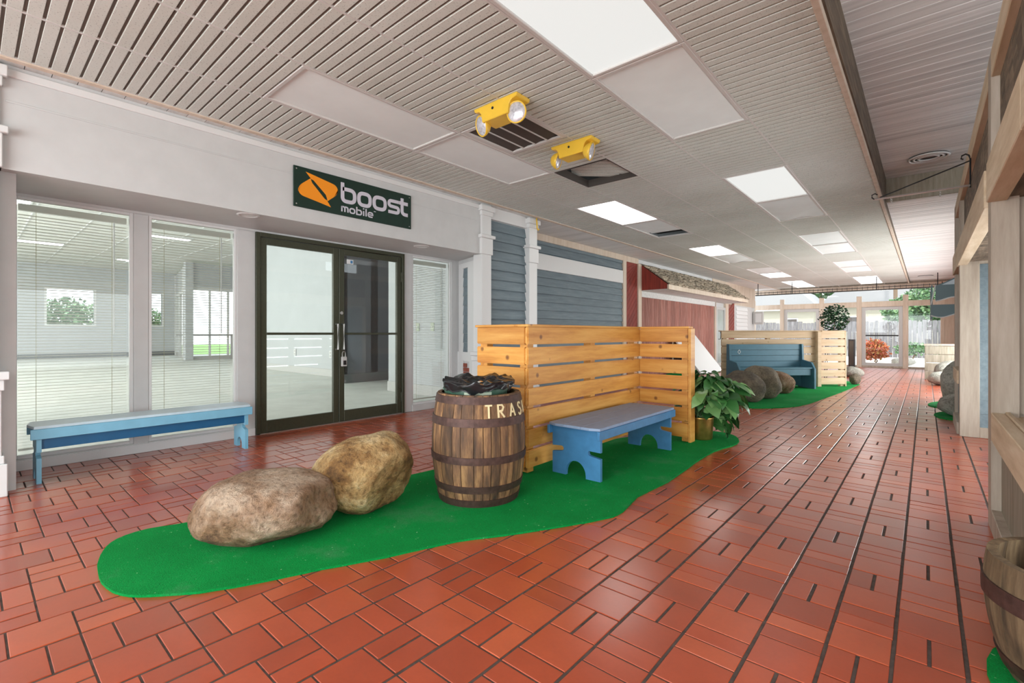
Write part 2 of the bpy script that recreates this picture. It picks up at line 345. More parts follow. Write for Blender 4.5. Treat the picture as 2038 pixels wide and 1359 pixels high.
turf1 = [(-3.40, .50), (-3.54, .58), (-3.58, .74), (-3.50, .98), (-3.44, 1.6), (-3.36, 2.1), (-3.27, 2.5), (-3.2, 3.0), (-2.95, 3.6), (-2.75, 4.3), (-2.6, 5.0), (-2.35, 5.6), (-2.05, 5.95), (-1.84, 6.0), (-1.65, 5.85),
         (-1.54, 5.5), (-1.62, 4.97), (-1.604, 4.375), (-1.567, 3.725), (-1.59, 3.237), (-1.53, 2.9), (-1.568, 2.7), (-1.732, 2.375), (-1.888, 2.086),
         (-2.03, 1.859), (-2.18, 1.472), (-2.31, 1.187), (-2.43, .9), (-2.53, .714), (-2.665, .556), (-2.78, .47), (-2.98, .43), (-3.22, .45)]
def inside(px, py, poly):
    r = False
    for i in range(len(poly)):
        (x1, y1), (x2, y2) = poly[i], poly[i-1]
        if (y1 > py) != (y2 > py) and px < (x2-x1)*(py-y1)/(y2-y1)+x1: r = not r
    return r
cells.sort(key=lambda c: -(parea(c) if not inside((c[0]+c[1])/2, (c[2]+c[3])/2, turf1) else 0))
tm = MB().tile(-.5, .5, -.5, .5, -.008, 0, .004).mesh('tile', M['tile'])
def tile_mesh(w, h, cache={}):
    k = (round(w, 3), round(h, 3))
    if k not in cache: cache[k] = MB().tile(-w/2, w/2, -h/2, h/2, -.01, 0, .0016).mesh('tile', M['tile'])
    return cache[k]
rest = MB()
for n_, (x0, x1, a, b) in enumerate(cells):
    cx, cy = (x0+x1)/2, (a+b)/2
    w_, h_ = x1-x0-gX, b-a-gY
    dz = random.uniform(-.0012, .0012)
    if n_ < 300:
        inst('tile', tile_mesh(w_, h_), floor, (cx+random.uniform(-.001, .001), cy, dz), (random.uniform(-.003, .003), random.uniform(-.003, .003), 0))
    else:
        z = fz(cy)+dz
        rest.tile(cx-w_/2, cx+w_/2, cy-h_/2, cy+h_/2, z-.012, z, .0025)
tag(rest.build('tile', M['tile'], floor), kind='stuff')

# ================================================================== CEILING
ceiling = B(-6.5, 3.4, -5, YE+.3, 4.1, 4.2).build('ceiling', M['void']); tag(ceiling, kind='structure')
gx = [-.49-.755*i for i in range(7)]
gy0, dY = .07, .794
LIT = {}
# (col, row index start) : state ; col 1 = right row, col 4 = left row ; each light spans two rows of tiles
def lights_for(col):
    d = {}
    for p in range(-2, 8):
        base = 2+6*p
        d[base] = d.get(base); d[base+2] = None
    return d
holes = set()
light_cells = []
for col in (1, 4):
    for p in range(-1, 5):
        for q in (0, 2):
            r = 2+6*p+q
            if r*dY+gy0 > YE-1.5: continue
            light_cells.append((col, r)); holes |= {(col, r), (col, r+1)}
holes |= {(3, 4), (3, 6)}
tmb = MB(); g = dY/9
for i in range(9): tmb.tile(-.3725, .3725, -dY/2+i*g+.009, -dY/2+(i+1)*g-.009, 0, .012, .002)
tmb.v = [(x, y, -z) for x, y, z in tmb.v]
cme = tmb.mesh('tile', M['ceil'])
cme2 = B(-.3725, .3725, -dY/2+.002, dY/2-.002, .0001, .014).mesh('backing', M['ceil_back'])
rows = range(-6, int((YE-gy0)/dY)+1)
back = MB(); cnt = 0
for r in rows:
    for c in range(6):
        if (c, r) in holes: continue
        x = (gx[c]+gx[c+1])/2; y = gy0+(r+.5)*dY
        if y+dY/2 > YE+.1 or y < -4.6: continue
        inst('tile', cme, ceiling, (x, y, ZC+.012), (0, 0, 0))
        back.box(x-.376, x+.376, y-dY/2+.001, y+dY/2-.001, ZC+.0125, ZC+.02)
back.build('backing', M['ceil_back'], ceiling)
gb = MB()
for x in gx[1:]: gb.box(x-.008, x+.008, -4.9, YE, ZC-.002, ZC+.03)
gb.build('grid_bar', M['grid'], ceiling)
B(gx[0]-.03, gx[0]+.012, -4.9, YE, ZC-.03, ZC+.02).build('edge_trim', M['cream'], ceiling, .004)
# left edge trim then whitewashed planks up to the wall
tl = gx[6]
B(tl-.06, tl, -4.9, YE, ZC-.012, ZC+.02).build('edge_trim', M['cream'], ceiling, .003)
wp = MB()
y = -4.8; k = 0
pm = MB().box(-.5, .5, 0, .145, 0, .02).mesh('plank', M['plankwhite'])
while y < YE-.1:
    if y < 6.5: x0, x1 = XH-.1, tl-.06
    else: x0, x1 = -6.5, tl-.06
    inst('plank', pm, ceiling, ((x0+x1)/2, y, ZC+random.uniform(0, .002)), (0, 0, 0), (x1-x0, 1, 1)); y += .15; k += 1
# right hand plank ceiling: higher near part, step, lower far part
pm2 = MB().tile(-.5, .5, 0, .142, -.02, 0, .004); pm2.v = [(x, y, -z) for x, y, z in pm2.v]; pm2 = pm2.mesh('plank', M['plank'])
y = -4.9
while y < YE-.1:
    if y < 9.4: inst('plank', pm2, ceiling, (1.3, y, 3.6), (0, 0, 0), (3.6, 1, 1))
    else: inst('plank', pm2, ceiling, (1.3, y, 3.27), (0, 0, 0), (3.6, 1, 1))
    y += .1465
B(-.5, 3.1, 9.4, 9.44, 3.24, 3.66).build('step_board', M['olive'], ceiling, .004)
B(-.50, -.465, -4.9, YE, ZC+.02, 3.66).build('fascia_board', M['brownp'], ceiling)
# ceiling light fixtures
info = {
 (1, 2): ('lit', 'large lit ceiling light panel, the nearest one at the top of the picture'),
 (1, 4): ('off', 'large unlit grey ceiling panel right behind the nearest lit one'),
 (1, 8): ('lit', 'lit ceiling panel in front of the first sagging grey panel, right row'),
 (1, 10): ('sag', 'unlit sagging grey ceiling panel with a dark gap at its far edge, right row'),
 (1, 14): ('off', 'unlit pale ceiling panel, nearer of the middle pair in the right row'),
 (1, 16): ('off', 'unlit pale ceiling panel, farther of the middle pair in the right row'),
 (1, 20): ('off', 'small pinkish ceiling panel, nearer of the third pair in the right row'),
 (1, 22): ('off', 'small pinkish ceiling panel, farther of the third pair in the right row'),
 (1, 26): ('litfar', 'tiny bright ceiling panel near the end windows, right row'),
 (1, 28): ('litfar', 'last tiny ceiling panel of the right row by the end windows'),
 (4, -4): ('off', 'ceiling light panel beside the cut one at the top left corner'),
 (4, -2): ('off', 'grey ceiling light panel cut by the top left corner of the picture'),
 (4, 2): ('off', 'long unlit lavender grey ceiling panel above the shop sign'),
 (4, 4): ('off', 'unlit pale ceiling panel beside the dark louvred vent'),
 (4, 8): ('litfar', 'white lit ceiling panel just past the hole left by a displaced tile'),
 (4, 10): ('open', 'rippled white ceiling panel that leaves a black gap at its far end'),
 (4, 14): ('litfar', 'white lit ceiling panel over the brown shingled awning'),
 (4, 16): ('sag', 'crumpled pinkish ceiling panel after the lit one over the shingled awning'),
 (4, 20): ('off', 'pale ceiling panel far down the left row, before a bright one'),
 (4, 22): ('litfar', 'bright ceiling panel far down the left row'),
 (4, 26): ('litfar', 'tiny bright ceiling panel near the end windows, left row'),
 (4, 28): ('litfar', 'last tiny ceiling panel of the left row by the end windows'),
}
for col, r in light_cells:
    st, lab = info.get((col, r), ('litfar', None))
    x0, x1 = gx[col+1], gx[col]; y0, y1 = gy0+r*dY, gy0+(r+2)*dY
    if y1 > YE-.05: continue
    if y0 < -2: st, lab = 'litfar', 'ceiling light panel behind the camera, %s row, %s' % ('right' if col == 1 else 'left', 'nearer' if r == -2 else 'farther')
    if (col, r) == (1, -2): st, lab = 'litfar', 'ceiling light panel overhead of the camera, right row'
    cx, cy = (x0+x1)/2, (y0+y1)/2; hx, hy = (x1-x0)/2-.008, (y1-y0)/2-.004
    t = tag(empty('ceiling_light', (cx, cy, ZC)), lab, 'light', 'recessed ceiling light panels')
    fr = MB(); fw = .032
    for a in ((-hx, -hx+fw, -hy, hy), (hx-fw, hx, -hy, hy), (-hx+fw, hx-fw, -hy, -hy+fw), (-hx+fw, hx-fw, hy-fw, hy)): fr.box(*a, -.004, .03)
    fr.build('frame', M['grid'], t, .004)
    B(-hx, hx, -hy, hy, .09, .1).build('housing', M['void'] if st == 'open' else M['grid'], t)
    ex = hx-fw; ey = hy-fw
    dm = M['diff'] if st in ('off', 'sag', 'open') else M[st]
    nx, ny = (8, 22)
    ylim = ey*.52 if st == 'open' else ey
    vs = []; fs = []
    for j in range(ny+1):
        for i in range(nx+1):
            px = -ex+2*ex*i/nx; py = -ey+(ylim+ey)*j/ny; z = .012
            e_ = (1-(px/ex)**2)*(1-(2*j/ny-1)**2)
            if st == 'off': z -= .006*e_
            if st == 'sag': z -= .03*e_+.012*math.sin(px*14+j*.5)*(j/ny)**2
            if st == 'open': z += .012*math.sin(j*1.6)*(j/ny)+.03*(j/ny)**4
            vs.append((px, py, z))
    for j in range(ny):
        for i in range(nx): a = j*(nx+1)+i; fs.append((a, a+1, a+nx+2, a+nx+1))
    MB().add(vs, fs).build('diffuser', dm, t, smooth=True)
# vent
def cell(c, r): return (gx[c]+gx[c+1])/2, gy0+(r+.5)*dY
x, y = cell(3, 4)
t = tag(empty('ceiling_vent', (x, y, ZC)), 'square ceiling vent with dark louvres behind the nearer yellow lamp', 'vent')
fr = MB()
for a in ((-.37, -.32, -.39, .39), (.32, .37, -.39, .39), (-.32, .32, -.39, -.34), (-.32, .32, .34, .39)): fr.box(*a, -.004, .02)
fr.build('frame', M['grid'], t, .004)
B(-.33, .33, -.35, .35, .07, .08).build('backing', M['void'], t)
for i in range(4):
    mb = MB(); xx = -.32+.16*i
    mb.add([(xx+.004, -.34, .008), (xx+.156, -.34, .035), (xx+.156, .34, .035), (xx+.004, .34, .008), (xx+.004, -.34, .014), (xx+.156, -.34, .041), (xx+.156, .34, .041), (xx+.004, .34, .014)],
           [(0,3,2,1),(4,5,6,7),(0,1,5,4),(1,2,6,5),(2,3,7,6),(3,0,4,7)]); mb.build('louvre', M['ventm'], t)
for i in range(3): B(-.165+.16*i, -.155+.16*i, -.34, .34, -.002, .02).build('bar', M['grid'], t)
# displaced tile in a hole
x, y = cell(3, 6)
o = inst('displaced_tile', cme, None, (x+.05, y-.02, ZC+.14), (math.radians(-7), math.radians(5), math.radians(28)))
tag(o, 'loose ceiling tile lying askew over its open hole behind the farther yellow lamp', 'tile')
hf = MB()
for a in ((-.375, -.352, -.395, .395), (.352, .375, -.395, .395), (-.352, .352, -.395, -.372), (-.352, .352, .372, .395)): hf.box(x+a[0], x+a[1], y+a[2], y+a[3], ZC-.001, ZC+.09)
hf.build('hole_frame', M['ventm'], ceiling)
# emergency lamps
def em_lamp(x, y, lab, heads):
    t = tag(empty('emergency_light', (x, y, ZC)), lab, 'lamp', 'yellow emergency lamps on the ceiling')
    prof = [(-.255, 0), (.255, 0), (.245, -.03), (.19, -.04), (.165, -.07), (.15, -.145), (-.15, -.145), (-.165, -.07), (-.19, -.04), (-.245, -.03)]
    MB().prism(prof, 'y', -.09, .09).build('body', M['yellow'], t, .006)
    MB().lathe([(0.001, 0), (.012, 0), (.012, .004), (0.001, .004)], 12).build('keyhole', M['void'], t).matrix_local = Matrix.Translation((-.02, -.091, -.055)) @ Matrix.Rotation(PI/2, 4, 'X')
    for sx, nrm in heads:
        c_ = Vector((sx*.205, -.03, -.14)); n_ = Vector(nrm).normalized(); rot = n_.to_track_quat('Z', 'Y').to_matrix().to_4x4()
        h = MB().lathe([(.001, -.075), (.034, -.072), (.062, -.05), (.086, -.01), (.092, .012), (.086, .018), (.08, .012)], 24).build('lamp_head', M['yellow'], t, smooth=True); h.matrix_local = Matrix.Translation(c_) @ rot
        l = MB().lathe([(.081, .010), (.07, .018), (.035, .024), (.001, .026)], 24).build('lens', M['lens'], h, smooth=True)
        s_ = MB().tube([(sx*.20, 0, -.03), (sx*.205, -.01, -.07)], .014, 8).build('stem', M['yellow'], t)
em_lamp(-2.81, 3.09, 'yellow twin-headed emergency lamp below the dark vent, the nearer one', [(-1, (-.30, -.9, -.35)), (1, (.25, -.95, -.15))])
em_lamp(-2.80, 4.24, 'yellow twin-headed emergency lamp before the open ceiling hole, the farther one', [(-1, (.9, .30, -.30)), (1, (.9, .30, -.28))])
# round ceiling diffusers on the plank ceiling
for yy, zz, lab in ((8.55, 3.58, 'round white ceiling air diffuser before the iron sign bracket'), (22.5, 3.25, 'tiny round ceiling diffuser near the end windows')):
    t = tag(empty('air_diffuser', (.03 if yy < 10 else .0, yy, zz)), lab, 'vent')
    for r_ in (.19, .14, .09): MB().lathe([(r_, 0), (r_+.012, -.014), (r_+.034, 0), (r_+.01, .01)], 32).build('ring', M['whitec'], t, smooth=True)
    MB().lathe([(.001, .012), (.19, .014), (.21, .016), (.21, .02), (.001, .02)], 32).build('throat', M['ventm'], t)

# ================================================================== LEFT WALL: shopfront
wl = B(XH-.12, XH, .0, 5.25, ZS, ZC-.0).build('wall_left', M['white']); tag(wl, kind='structure')
B(XH-.12, XH, -5, -.25, 0, ZC).build('side_section', M['white'], wl)
B(XH, XH+.02, .2, 5.2, ZC-.09, ZC-.03).build('moulding', M['whitec'], wl, .005)
B(XH, XH+.006, .2, 5.2, 2.93, 2.945).build('board_joint', M['white'], wl, .002)
B(XW-.15, XH-.12, .0, 5.5, ZS, ZS+.05).build('soffit', M['white'], wl)
B(XW-.12, XW, -1, 5.6, 2.405, 4.6).build('upper_section', M['white'], wl)
# piers between the openings
for y0, y1 in ((.1, .27), (1.11, 1.23), (2.06, 2.254), (4.37, 4.53), (5.34, 5.6)):
    B(XW-.1, XW, y0, y1, 0, 2.41).build('pier', M['white'], wl, .003)
for y0, y1 in ((.27, 1.11), (1.23, 2.06), (4.53, 5.34)):
    B(XW-.1, XW+.01, y0, y1, 0, .1).build('sill_wall', M['white'], wl, .003)
B(XW-.02, XW+.02, .27, 2.25, 0, .09).build('kickboard', M['whitec'], wl, .004)
# returns and pilasters (mirrored pair)
def pilaster(y0, y1, name='pilaster'):
    t = empty(name, (0, 0, 0), 0, wl)
    B(XH-.16, XH+.03, y0, y1, 0, ZC).build('shaft', M['whitec'], t, .004)
    for za, zb, e in ((3.03, 3.1, .02), (3.1, 3.18, .045), (2.43, 2.68, .02), (2.68, 2.73, .05)): B(XH-.18, XH+.03+e, y0-e, y1+e, za, zb).build('cap', M['whitec'], t, .006)
    for za, zb, e in ((0, .24, .045), (.24, .3, .03), (.24, .78, .015), (.78, .86, .03), (.86, .92, .055)): B(XH-.18, XH+.03+e, y0-e, y1+e, za, zb).build('plinth', M['whitec'], t, .006)
    return t
pilaster(-.22, .165); pilaster(5.22, 5.43); 
# pilaster 2 and the wall behind
pilaster(6.38, 6.6)
B(XW, XH-.1, .16, .26, 0, ZS).build('return_wall', M['white'], wl)
rt = empty('return_panel', (-5.98, 5.5, 0), math.atan2(-.26, .8), wl)
B(0, .84, 0, .1, 0, ZS).build('panel_back', M['white'], rt)
for x0, x1, za, zb in ((.06, .22, .9, 2.36), (.40, .7, .9, 2.36), (.22, .40, 2.28, 2.36), (.0, .7, .75, .9), (.0, .22, 0, .75), (.46, .7, 0, .75)):
    B(x0, x1, -.025, 0, za, zb).build('frame_board', M['whitec'], rt)
for i in range(9): MB().prism([(-.022, .9+.153*i), (0, .9+.153*i), (0, 1.05+.153*i), (-.008, 1.05+.153*i)], 'x', .22, .40).build('siding_board', M['siding'], rt)
for i in range(6):
    for j in range(2):
        if i == 5 and j == 1: continue
        B(.22+.12*j+(.0 if i % 2 else .0), .335+.12*j, -.02, 0, .30+.07*i, .363+.07*i).build('brick', M['brick'], rt, .004)
# siding 1
def siding(y0, y1, X, z0, z1, pitch, parent, m='siding'):
    n = int((z1-z0)/pitch+.5)
    me = MB().prism([(0, 0), (.038, 0), (.038, .004), (.008, pitch), (0, pitch)], 'y', 0, y1-y0).mesh('siding_board', M[m])
    for i in range(n): inst('siding_board', me, parent, (X, y0, z0+i*pitch))
B(XH-.2, XH-.08, 5.4, 6.6, 0, ZC).build('side_section', M['white'], wl)
siding(5.43, 6.38, XH-.08, .03, 3.02, .157, wl)
B(XH-.08, XH-.02, 5.43, 6.38, 3.02, ZC).build('top_board', M['whitec'], wl, .004)
B(-5.95, XH-.1, 6.5, 6.6, 0, ZC).build('return_wall', M['white'], wl)
# siding 2 and the rest of the left side
X2 = -5.86
B(X2-.12, X2-.02, 6.6, 23.6, 0, ZC).build('side_section', M['white'], wl)
siding(6.6, 11.03, X2-.02, .03, 3.1, .165, wl)
B(X2-.02, X2+.03, 6.6, 11.9, 3.07, ZC).build('top_board', M['cream'], wl, .004)
B(X2-.02, X2+.03, 6.6, 11.03, 2.49, 2.81).build('band', M['whitec'], wl, .004)
B(X2-.02, X2+.04, 11.03, 11.2, 0, 3.08).build('corner_board', M['cream'], wl, .004)
B(X2-.02, X2, 11.2, 11.86, 0, 3.08).build('red_panel', M['red'], wl)
for i in range(22):   # diagonal red boards
    z = -.5+i*.17
    MB().add([(X2, 11.2, max(0, z)), (X2, 11.86, max(0, min(3.08, z+.66))), (X2, 11.86, max(0, min(3.08, z+.82))), (X2, 11.2, max(0, min(3.08, z+.16))),
              (X2+.012, 11.2, max(0, z)), (X2+.012, 11.86, max(0, min(3.08, z+.66))), (X2+.012, 11.86, max(0, min(3.08, z+.82))), (X2+.012, 11.2, max(0, min(3.08, z+.16)))],
             [(3,2,1,0),(4,5,6,7),(0,1,5,4),(1,2,6,5),(2,3,7,6),(3,0,4,7)]).build('diagonal_board', M['red'], wl)
B(X2-.02, X2+.05, 11.86, 12.05, 0, 3.08).build('corner_board', M['cream'], wl, .004)
pb = B(0, .022, 0, .142, 0, 2.21).mesh('board', M['redwash'])
y = 12.06
while y < 18.0: inst('board', pb, wl, (X2-.02, y, 0)); y += .149
B(X2-.02, X2+.04, 12.05, 18.1, 2.2, 2.36).build('frieze_board', M['plankwhite'], wl, .004)
# far corner of the left side: door, red diagonal strip, white siding
B(X2-.02, X2+.04, 18.05, 18.15, 0, 2.36).build('door_frame_post', M['cream'], wl)
B(X2-.02, X2+.06, 19.2, 19.55, 0, 2.36).build('corner_board', M['cream'], wl)
B(X2-.02, X2+.03, 19.55, 20.4, -.05, 2.36).build('red_panel', M['redwash'], wl)
for i in range(13): MB().add([(X2+.03, 19.6, .1+.16*i), (X2+.03, 20.35, .45+.16*i), (X2+.03, 20.35, .56+.16*i), (X2+.03, 19.6, .21+.16*i), (X2+.04, 19.6, .1+.16*i), (X2+.04, 20.35, .45+.16*i), (X2+.04, 20.35, .56+.16*i), (X2+.04, 19.6, .21+.16*i)],
             [(3,2,1,0),(4,5,6,7),(0,1,5,4),(1,2,6,5),(2,3,7,6),(3,0,4,7)]).build('diagonal_board', M['red'], wl)
B(X2-.02, X2+.03, 20.4, 22.9, -.1, 2.36).build('side_section', M['white'], wl)
for i in range(15): MB().prism([(0, 0), (.05, 0), (.02, .155), (0, .155)], 'y', 0, 1.6).build('siding_board', M['whitec'], wl, loc=(X2+.03, 20.55, -.05+.157*i))
B(X2-.1, X2+.0, 17.9, 23.6, 2.36, ZC).build('side_section', M['cream'], wl)
# shingled awning
aw = tag(empty('shingled_awning', (X2, 12.05, 2.36)), 'shingled awning roof with red gable end above the weathered red board wall', 'awning')
AL, AW = 7.3, .80
MB().prism([(0, .02), (AW, .02), (AW, .12), (.04, .70), (0, .72)], 'y', 0, .03).build('gable_panel', M['red'], aw)
B(AW-.03, AW+.02, -.02, AL, 0, .13).build('fascia_board', M['cream'], aw, .004)
for j in range(9): B(AW*j/9+.003, AW*(j+1)/9-.003, .03, AL, .0, .02).build('soffit_board', M['plankwhite'], aw)
nr = 11; slope = math.atan2(.60, AW); L = math.hypot(.60, AW)
shm = [MB().prism([(0, 0), (.0, .04), (L/nr*1.35, .006), (L/nr*1.35, 0)], 'y', 0, w_).mesh('shingle', M['shake']) for w_ in (.16, .21, .26)]
srest = MB(); cs = 0
for r in range(nr):
    y = .0
    while y < AL-.05:
        k = random.randrange(3); w_ = (.16, .21, .26)[k]
        tt = r/nr+random.uniform(-.028, .028)
        px = AW+.03-tt*AW; pz = .125+tt*.60
        if y+12 < 15.6 and cs < 290:
            o = inst('shingle', shm[k], aw, (px, y, pz), (0, PI+slope, 0)); o.rotation_euler = (0, 0, 0)
            o.matrix_local = Matrix.Translation((px, y+w_, pz)) @ Matrix.Rotation(PI, 4, 'Z') @ Matrix.Rotation(-slope, 4, 'Y'); cs += 1
        else:
            srest.M = Matrix.Translation((px, y+w_, pz)) @ Matrix.Rotation(PI, 4, 'Z') @ Matrix.Rotation(-slope, 4, 'Y')
            srest.prism([(0, 0), (.0, .04), (L/nr*1.35, .006), (L/nr*1.35, 0)], 'y', 0, w_-.006)
        y += w_+.005
tag(srest.build('shingle', M['shake'], aw), kind='stuff')
MB().prism([(AW, .11), (.04, .69), (.0, .69), (.0, .02)], 'y', .03, AL-.03).build('roof_deck', M['shake'], aw)

# shop windows with blinds
def opening_window(name, y0, y1, z0, z1):
    wn = tag(empty(name, (XW-.03, 0, 0)), kind='structure'); f = MB()
    fw = .03
    for a in ((y0, y0+fw, z0, z1), (y1-fw, y1, z0, z1)): f.box(-.03, .02, a[0], a[1], a[2], a[3])
    for a in ((y0+fw, y1-fw, z0, z0+fw), (y0+fw, y1-fw, z1-fw, z1)): f.box(-.03, .02, a[0], a[1], a[2], a[3])
    f.build('window_frame', M['whitec'], wn, .003)
    B(-.008, .0, y0+fw, y1-fw, z0+fw, z1-fw).build('pane', M['glass'], wn)
    return wn
wins = [(.27, 1.11), (1.23, 2.06), (4.53, 5.34)]
blabs = ['lowered white slatted blind in the leftmost shop window behind the pale blue bench', 'lowered white slatted blind in the shop window just left of the glass double doors', 'lowered white slatted blind in the narrow window right of the glass double doors']
for i, (y0, y1) in enumerate(wins):
    opening_window('window_%d' % (i+1), y0, y1, .10, 2.41)
    t = tag(empty('window_blind', (XW-.11, 0, 0)), blabs[i], 'blind', 'slatted blinds in the shop windows')
    a, b = y0+.04, y1-.04
    B(-.02, .02, a, b, 2.30, 2.36).build('head_rail', M['blind'], t, .003)
    B(-.012, .012, a, b, .155, .175).build('bottom_rail', M['blind'], t, .003)
    sl = MB(); z = .2; n = 0
    while z < 2.29:
        tl_ = math.tan(math.radians(10))*.0125
        sl.add([(-.0125, a, z-tl_), (.0125, a, z+tl_), (.0125, b, z+tl_), (-.0125, b, z-tl_), (-.0125, a, z-tl_-.0012), (.0125, a, z+tl_-.0012), (.0125, b, z+tl_-.0012), (-.0125, b, z-tl_-.0012)],
               [(0,1,2,3),(7,6,5,4),(0,4,5,1),(1,5,6,2),(2,6,7,3),(3,7,4,0)]); z += .0275
    tag(sl.build('slat', M['blind'], t), kind='stuff')
    for q in (.15, .85): MB().tube([(.016, a+(b-a)*q, 2.3), (.016, a+(b-a)*q, .17)], .0018, 5).build('cord', M['cord'], t)
    q = b-.1 if i != 1 else b-.1
    MB().tube([(.03, q, 2.29), (.03, q, 1.2 if i != 2 else .95)], .006, 6).build('wand', M['whitec'], t)
# double door
d1 = tag(empty('door_1', (XW, 0, 0)), kind='structure')
f = MB().box(-.06, .03, 2.254, 2.30, 0, 2.405).box(-.06, .03, 4.325, 4.37, 0, 2.405).box(-.06, .03, 2.30, 4.325, 2.355, 2.405); f.build('door_frame', M['bronze'], d1, .003)
for s_, (y0, y1) in ((1, (2.305, 3.308)), (-1, (3.316, 4.32))):
    lf = MB(); st = .075
    lf.box(-.035, .01, y0, y0+st, .012, 2.35).box(-.035, .01, y1-st, y1, .012, 2.35).box(-.035, .01, y0+st, y1-st, .012, .155).box(-.035, .01, y0+st, y1-st, 2.27, 2.35)
    leaf = lf.build('door_leaf', M['bronze'], d1, .003)
    B(-.02, -.012, y0+st, y1-st, .155, 2.27).build('pane', M['glassd'], leaf)
    B(-.03, .012, y0+st, y1-st, 1.185, 1.215).build('push_bar', M['bronze'], leaf, .003)
    hy = y1-.04 if s_ == 1 else y0+.04
    MB().tube([(.01, hy, 1.33), (.06, hy, 1.33), (.06, hy, .99), (.01, hy, .99)], .013, 8).build('pull_handle', M['steel'], leaf)
    ky = y0 if s_ == 1 else y1
    for hz in (.25, 2.05): B(.0, .022, ky-.012, ky+.012, hz-.07, hz+.07).build('hinge', M['bronze'], leaf, .002)
    if s_ == -1:
        o = MB().lathe([(.001, .012), (.022, .012), (.026, 0)], 16).build('keyhole', M['steel'], leaf); o.matrix_local = Matrix.Translation((.01, y0+.03, 1.48)) @ Matrix.Rotation(PI/2, 4, 'Y')
        B(-.011, -.009, y0+.12, y0+.22, 2.16, 2.22).build('sticker', M['whitec'], leaf)
        B(-.0089, -.0085, y0+.175, y0+.21, 2.17, 2.21).build('sticker_print', M['blue'], leaf)
B(XW-.1, XW+.03, 2.254, 4.37, 0, .012).build('threshold', M['steel'], wl)
lk = tag(empty('key_safe', (XW+.05, 3.36, .84)), 'grey combination padlock box hanging on the right glass door handle', 'lock')
B(-.02, .025, -.035, .035, -.08, .05).build('body', M['grey'], lk, .006); B(.025, .03, -.022, .022, -.06, .0).build('dial_plate', M['dark'], lk, .002)
MB().tube([(0, -.022, .05), (0, -.022, .10), (0, -.01, .12), (0, .01, .12), (0, .022, .10), (0, .022, .05)], .006, 8).build('shackle', M['steel'], lk)
# recessed downlights
for x, y, lab in ((-5.3, 1.93, 'round recessed downlight in the white soffit left of the sign'), (-5.36, 4.22, 'round recessed downlight in the white soffit right of the sign')):
    t = tag(empty('downlight', (x, y, ZS)), lab, 'light')
    MB().lathe([(.075, .0), (.085, -.01), (.105, -.004), (.11, .002)], 28).build('rim', M['whitec'], t, smooth=True)
    MB().lathe([(.001, -.004), (.076, -.002)], 28).build('lens', M['diff'], t)
# shop sign
sg = tag(empty('shop_sign', (XH+.004, 2.335, 2.587)), 'dark green shop sign with orange emblem and silver lettering above the glass doors', 'sign')
B(0, .018, 0, 1.557, 0, .442).build('panel', M['sign'], sg, .003)
def F(u, v, h): return (.018+h, u-2.335, v-2.587)
def rounded(pts, r, n=6):
    out = []
    for i, p in enumerate(pts):
        p = Vector(p); a = Vector(pts[i-1]); b = Vector(pts[(i+1) % len(pts)]); rr = r[i] if isinstance(r, (list, tuple)) else r
        if rr == 0: out.append(tuple(p)); continue
        p0 = p+(a-p).normalized()*rr; p1 = p+(b-p).normalized()*rr
        for k in range(n+1):
            t = k/n; q = p0*(1-t)**2+p*2*t*(1-t)+p1*t*t; out.append(tuple(q))
    return out
def fill(poly, h0, h1, name, m, parent, fn):
    me = bpy.data.meshes.new(name); bm = bmesh.new(); vs = [bm.verts.new(fn(u, v, h1)) for u, v in poly]; fc = bm.faces.new(vs)
    r = bmesh.ops.extrude_face_region(bm, geom=[fc]); 
    for e in r['geom']:
        if isinstance(e, bmesh.types.BMVert): e.co += Vector(fn(0, 0, h0))-Vector(fn(0, 0, h1))
    bmesh.ops.triangulate(bm, faces=bm.faces[:]); bmesh.ops.recalc_face_normals(bm, faces=bm.faces[:]); bm.to_mesh(me); bm.free(); me.materials.append(m)
    o = bpy.data.objects.new(name, me); COL.objects.link(o); o.parent = parent; return o
upper = rounded([(2.467, 2.986), (2.58, 2.965), (2.85, 2.912), (2.845, 2.815), (2.722, 2.715), (2.712, 2.750), (2.700, 2.782), (2.556, 2.912), (2.532, 2.918)], [0, 0, .07, .06, 0, 0, 0, 0, 0])
lower = rounded([(2.761, 2.652), (2.640, 2.676), (2.382, 2.722), (2.385, 2.815), (2.520, 2.925), (2.530, 2.90), (2.540, 2.878), (2.688, 2.730), (2.712, 2.722)], [0, 0, .07, .06, 0, 0, 0, 0, 0])
fill(upper, 0, .003, 'emblem', M['orange'], sg, F); fill(lower, 0, .0032, 'emblem', M['orange'], sg, F)
lt = MB(); wd = .044
def rr_loop(x0, x1, z0, z1, r): return rounded([(x0, z0), (x1, z0), (x1, z1), (x0, z1)], r, 5)
zb, zt = 2.758, 2.900
lt.stroke(rounded([(2.905, 2.972), (2.905, 2.97), (2.905, zb), (3.062, zb), (3.062, zt), (2.906, zt)], [0, 0, .05, .06, .06, 0]), wd, F, .004)
lt.stroke(rr_loop(3.118, 3.272, zb, zt, .06), wd, F, .004, True)
lt.stroke(rr_loop(3.328, 3.488, zb, zt, .06), wd, F, .004, True)
lt.stroke(rounded([(3.695, zt), (3.545, zt), (3.545, (zb+zt)/2+.004), (3.69, (zb+zt)/2-.004), (3.69, zb), (3.535, zb)], [0, .035, .03, .03, .035, 0]), wd*.92, F, .004)
lt.stroke(rounded([(3.745, 2.965), (3.745, 2.96), (3.745, zb), (3.835, zb)], [0, 0, .05, 0]), wd, F, .0042)
lt.stroke([(3.70, zt), (3.835, zt)], wd, F, .0041)
lt.build('lettering', M['silver'], sg)
l2 = MB(); w2 = .016; mb_, mt = 2.632, 2.690
def st2(pts, r=None, closed=False): l2.stroke(rounded(pts, r, 4) if r is not None else pts, w2, F, .004, closed)
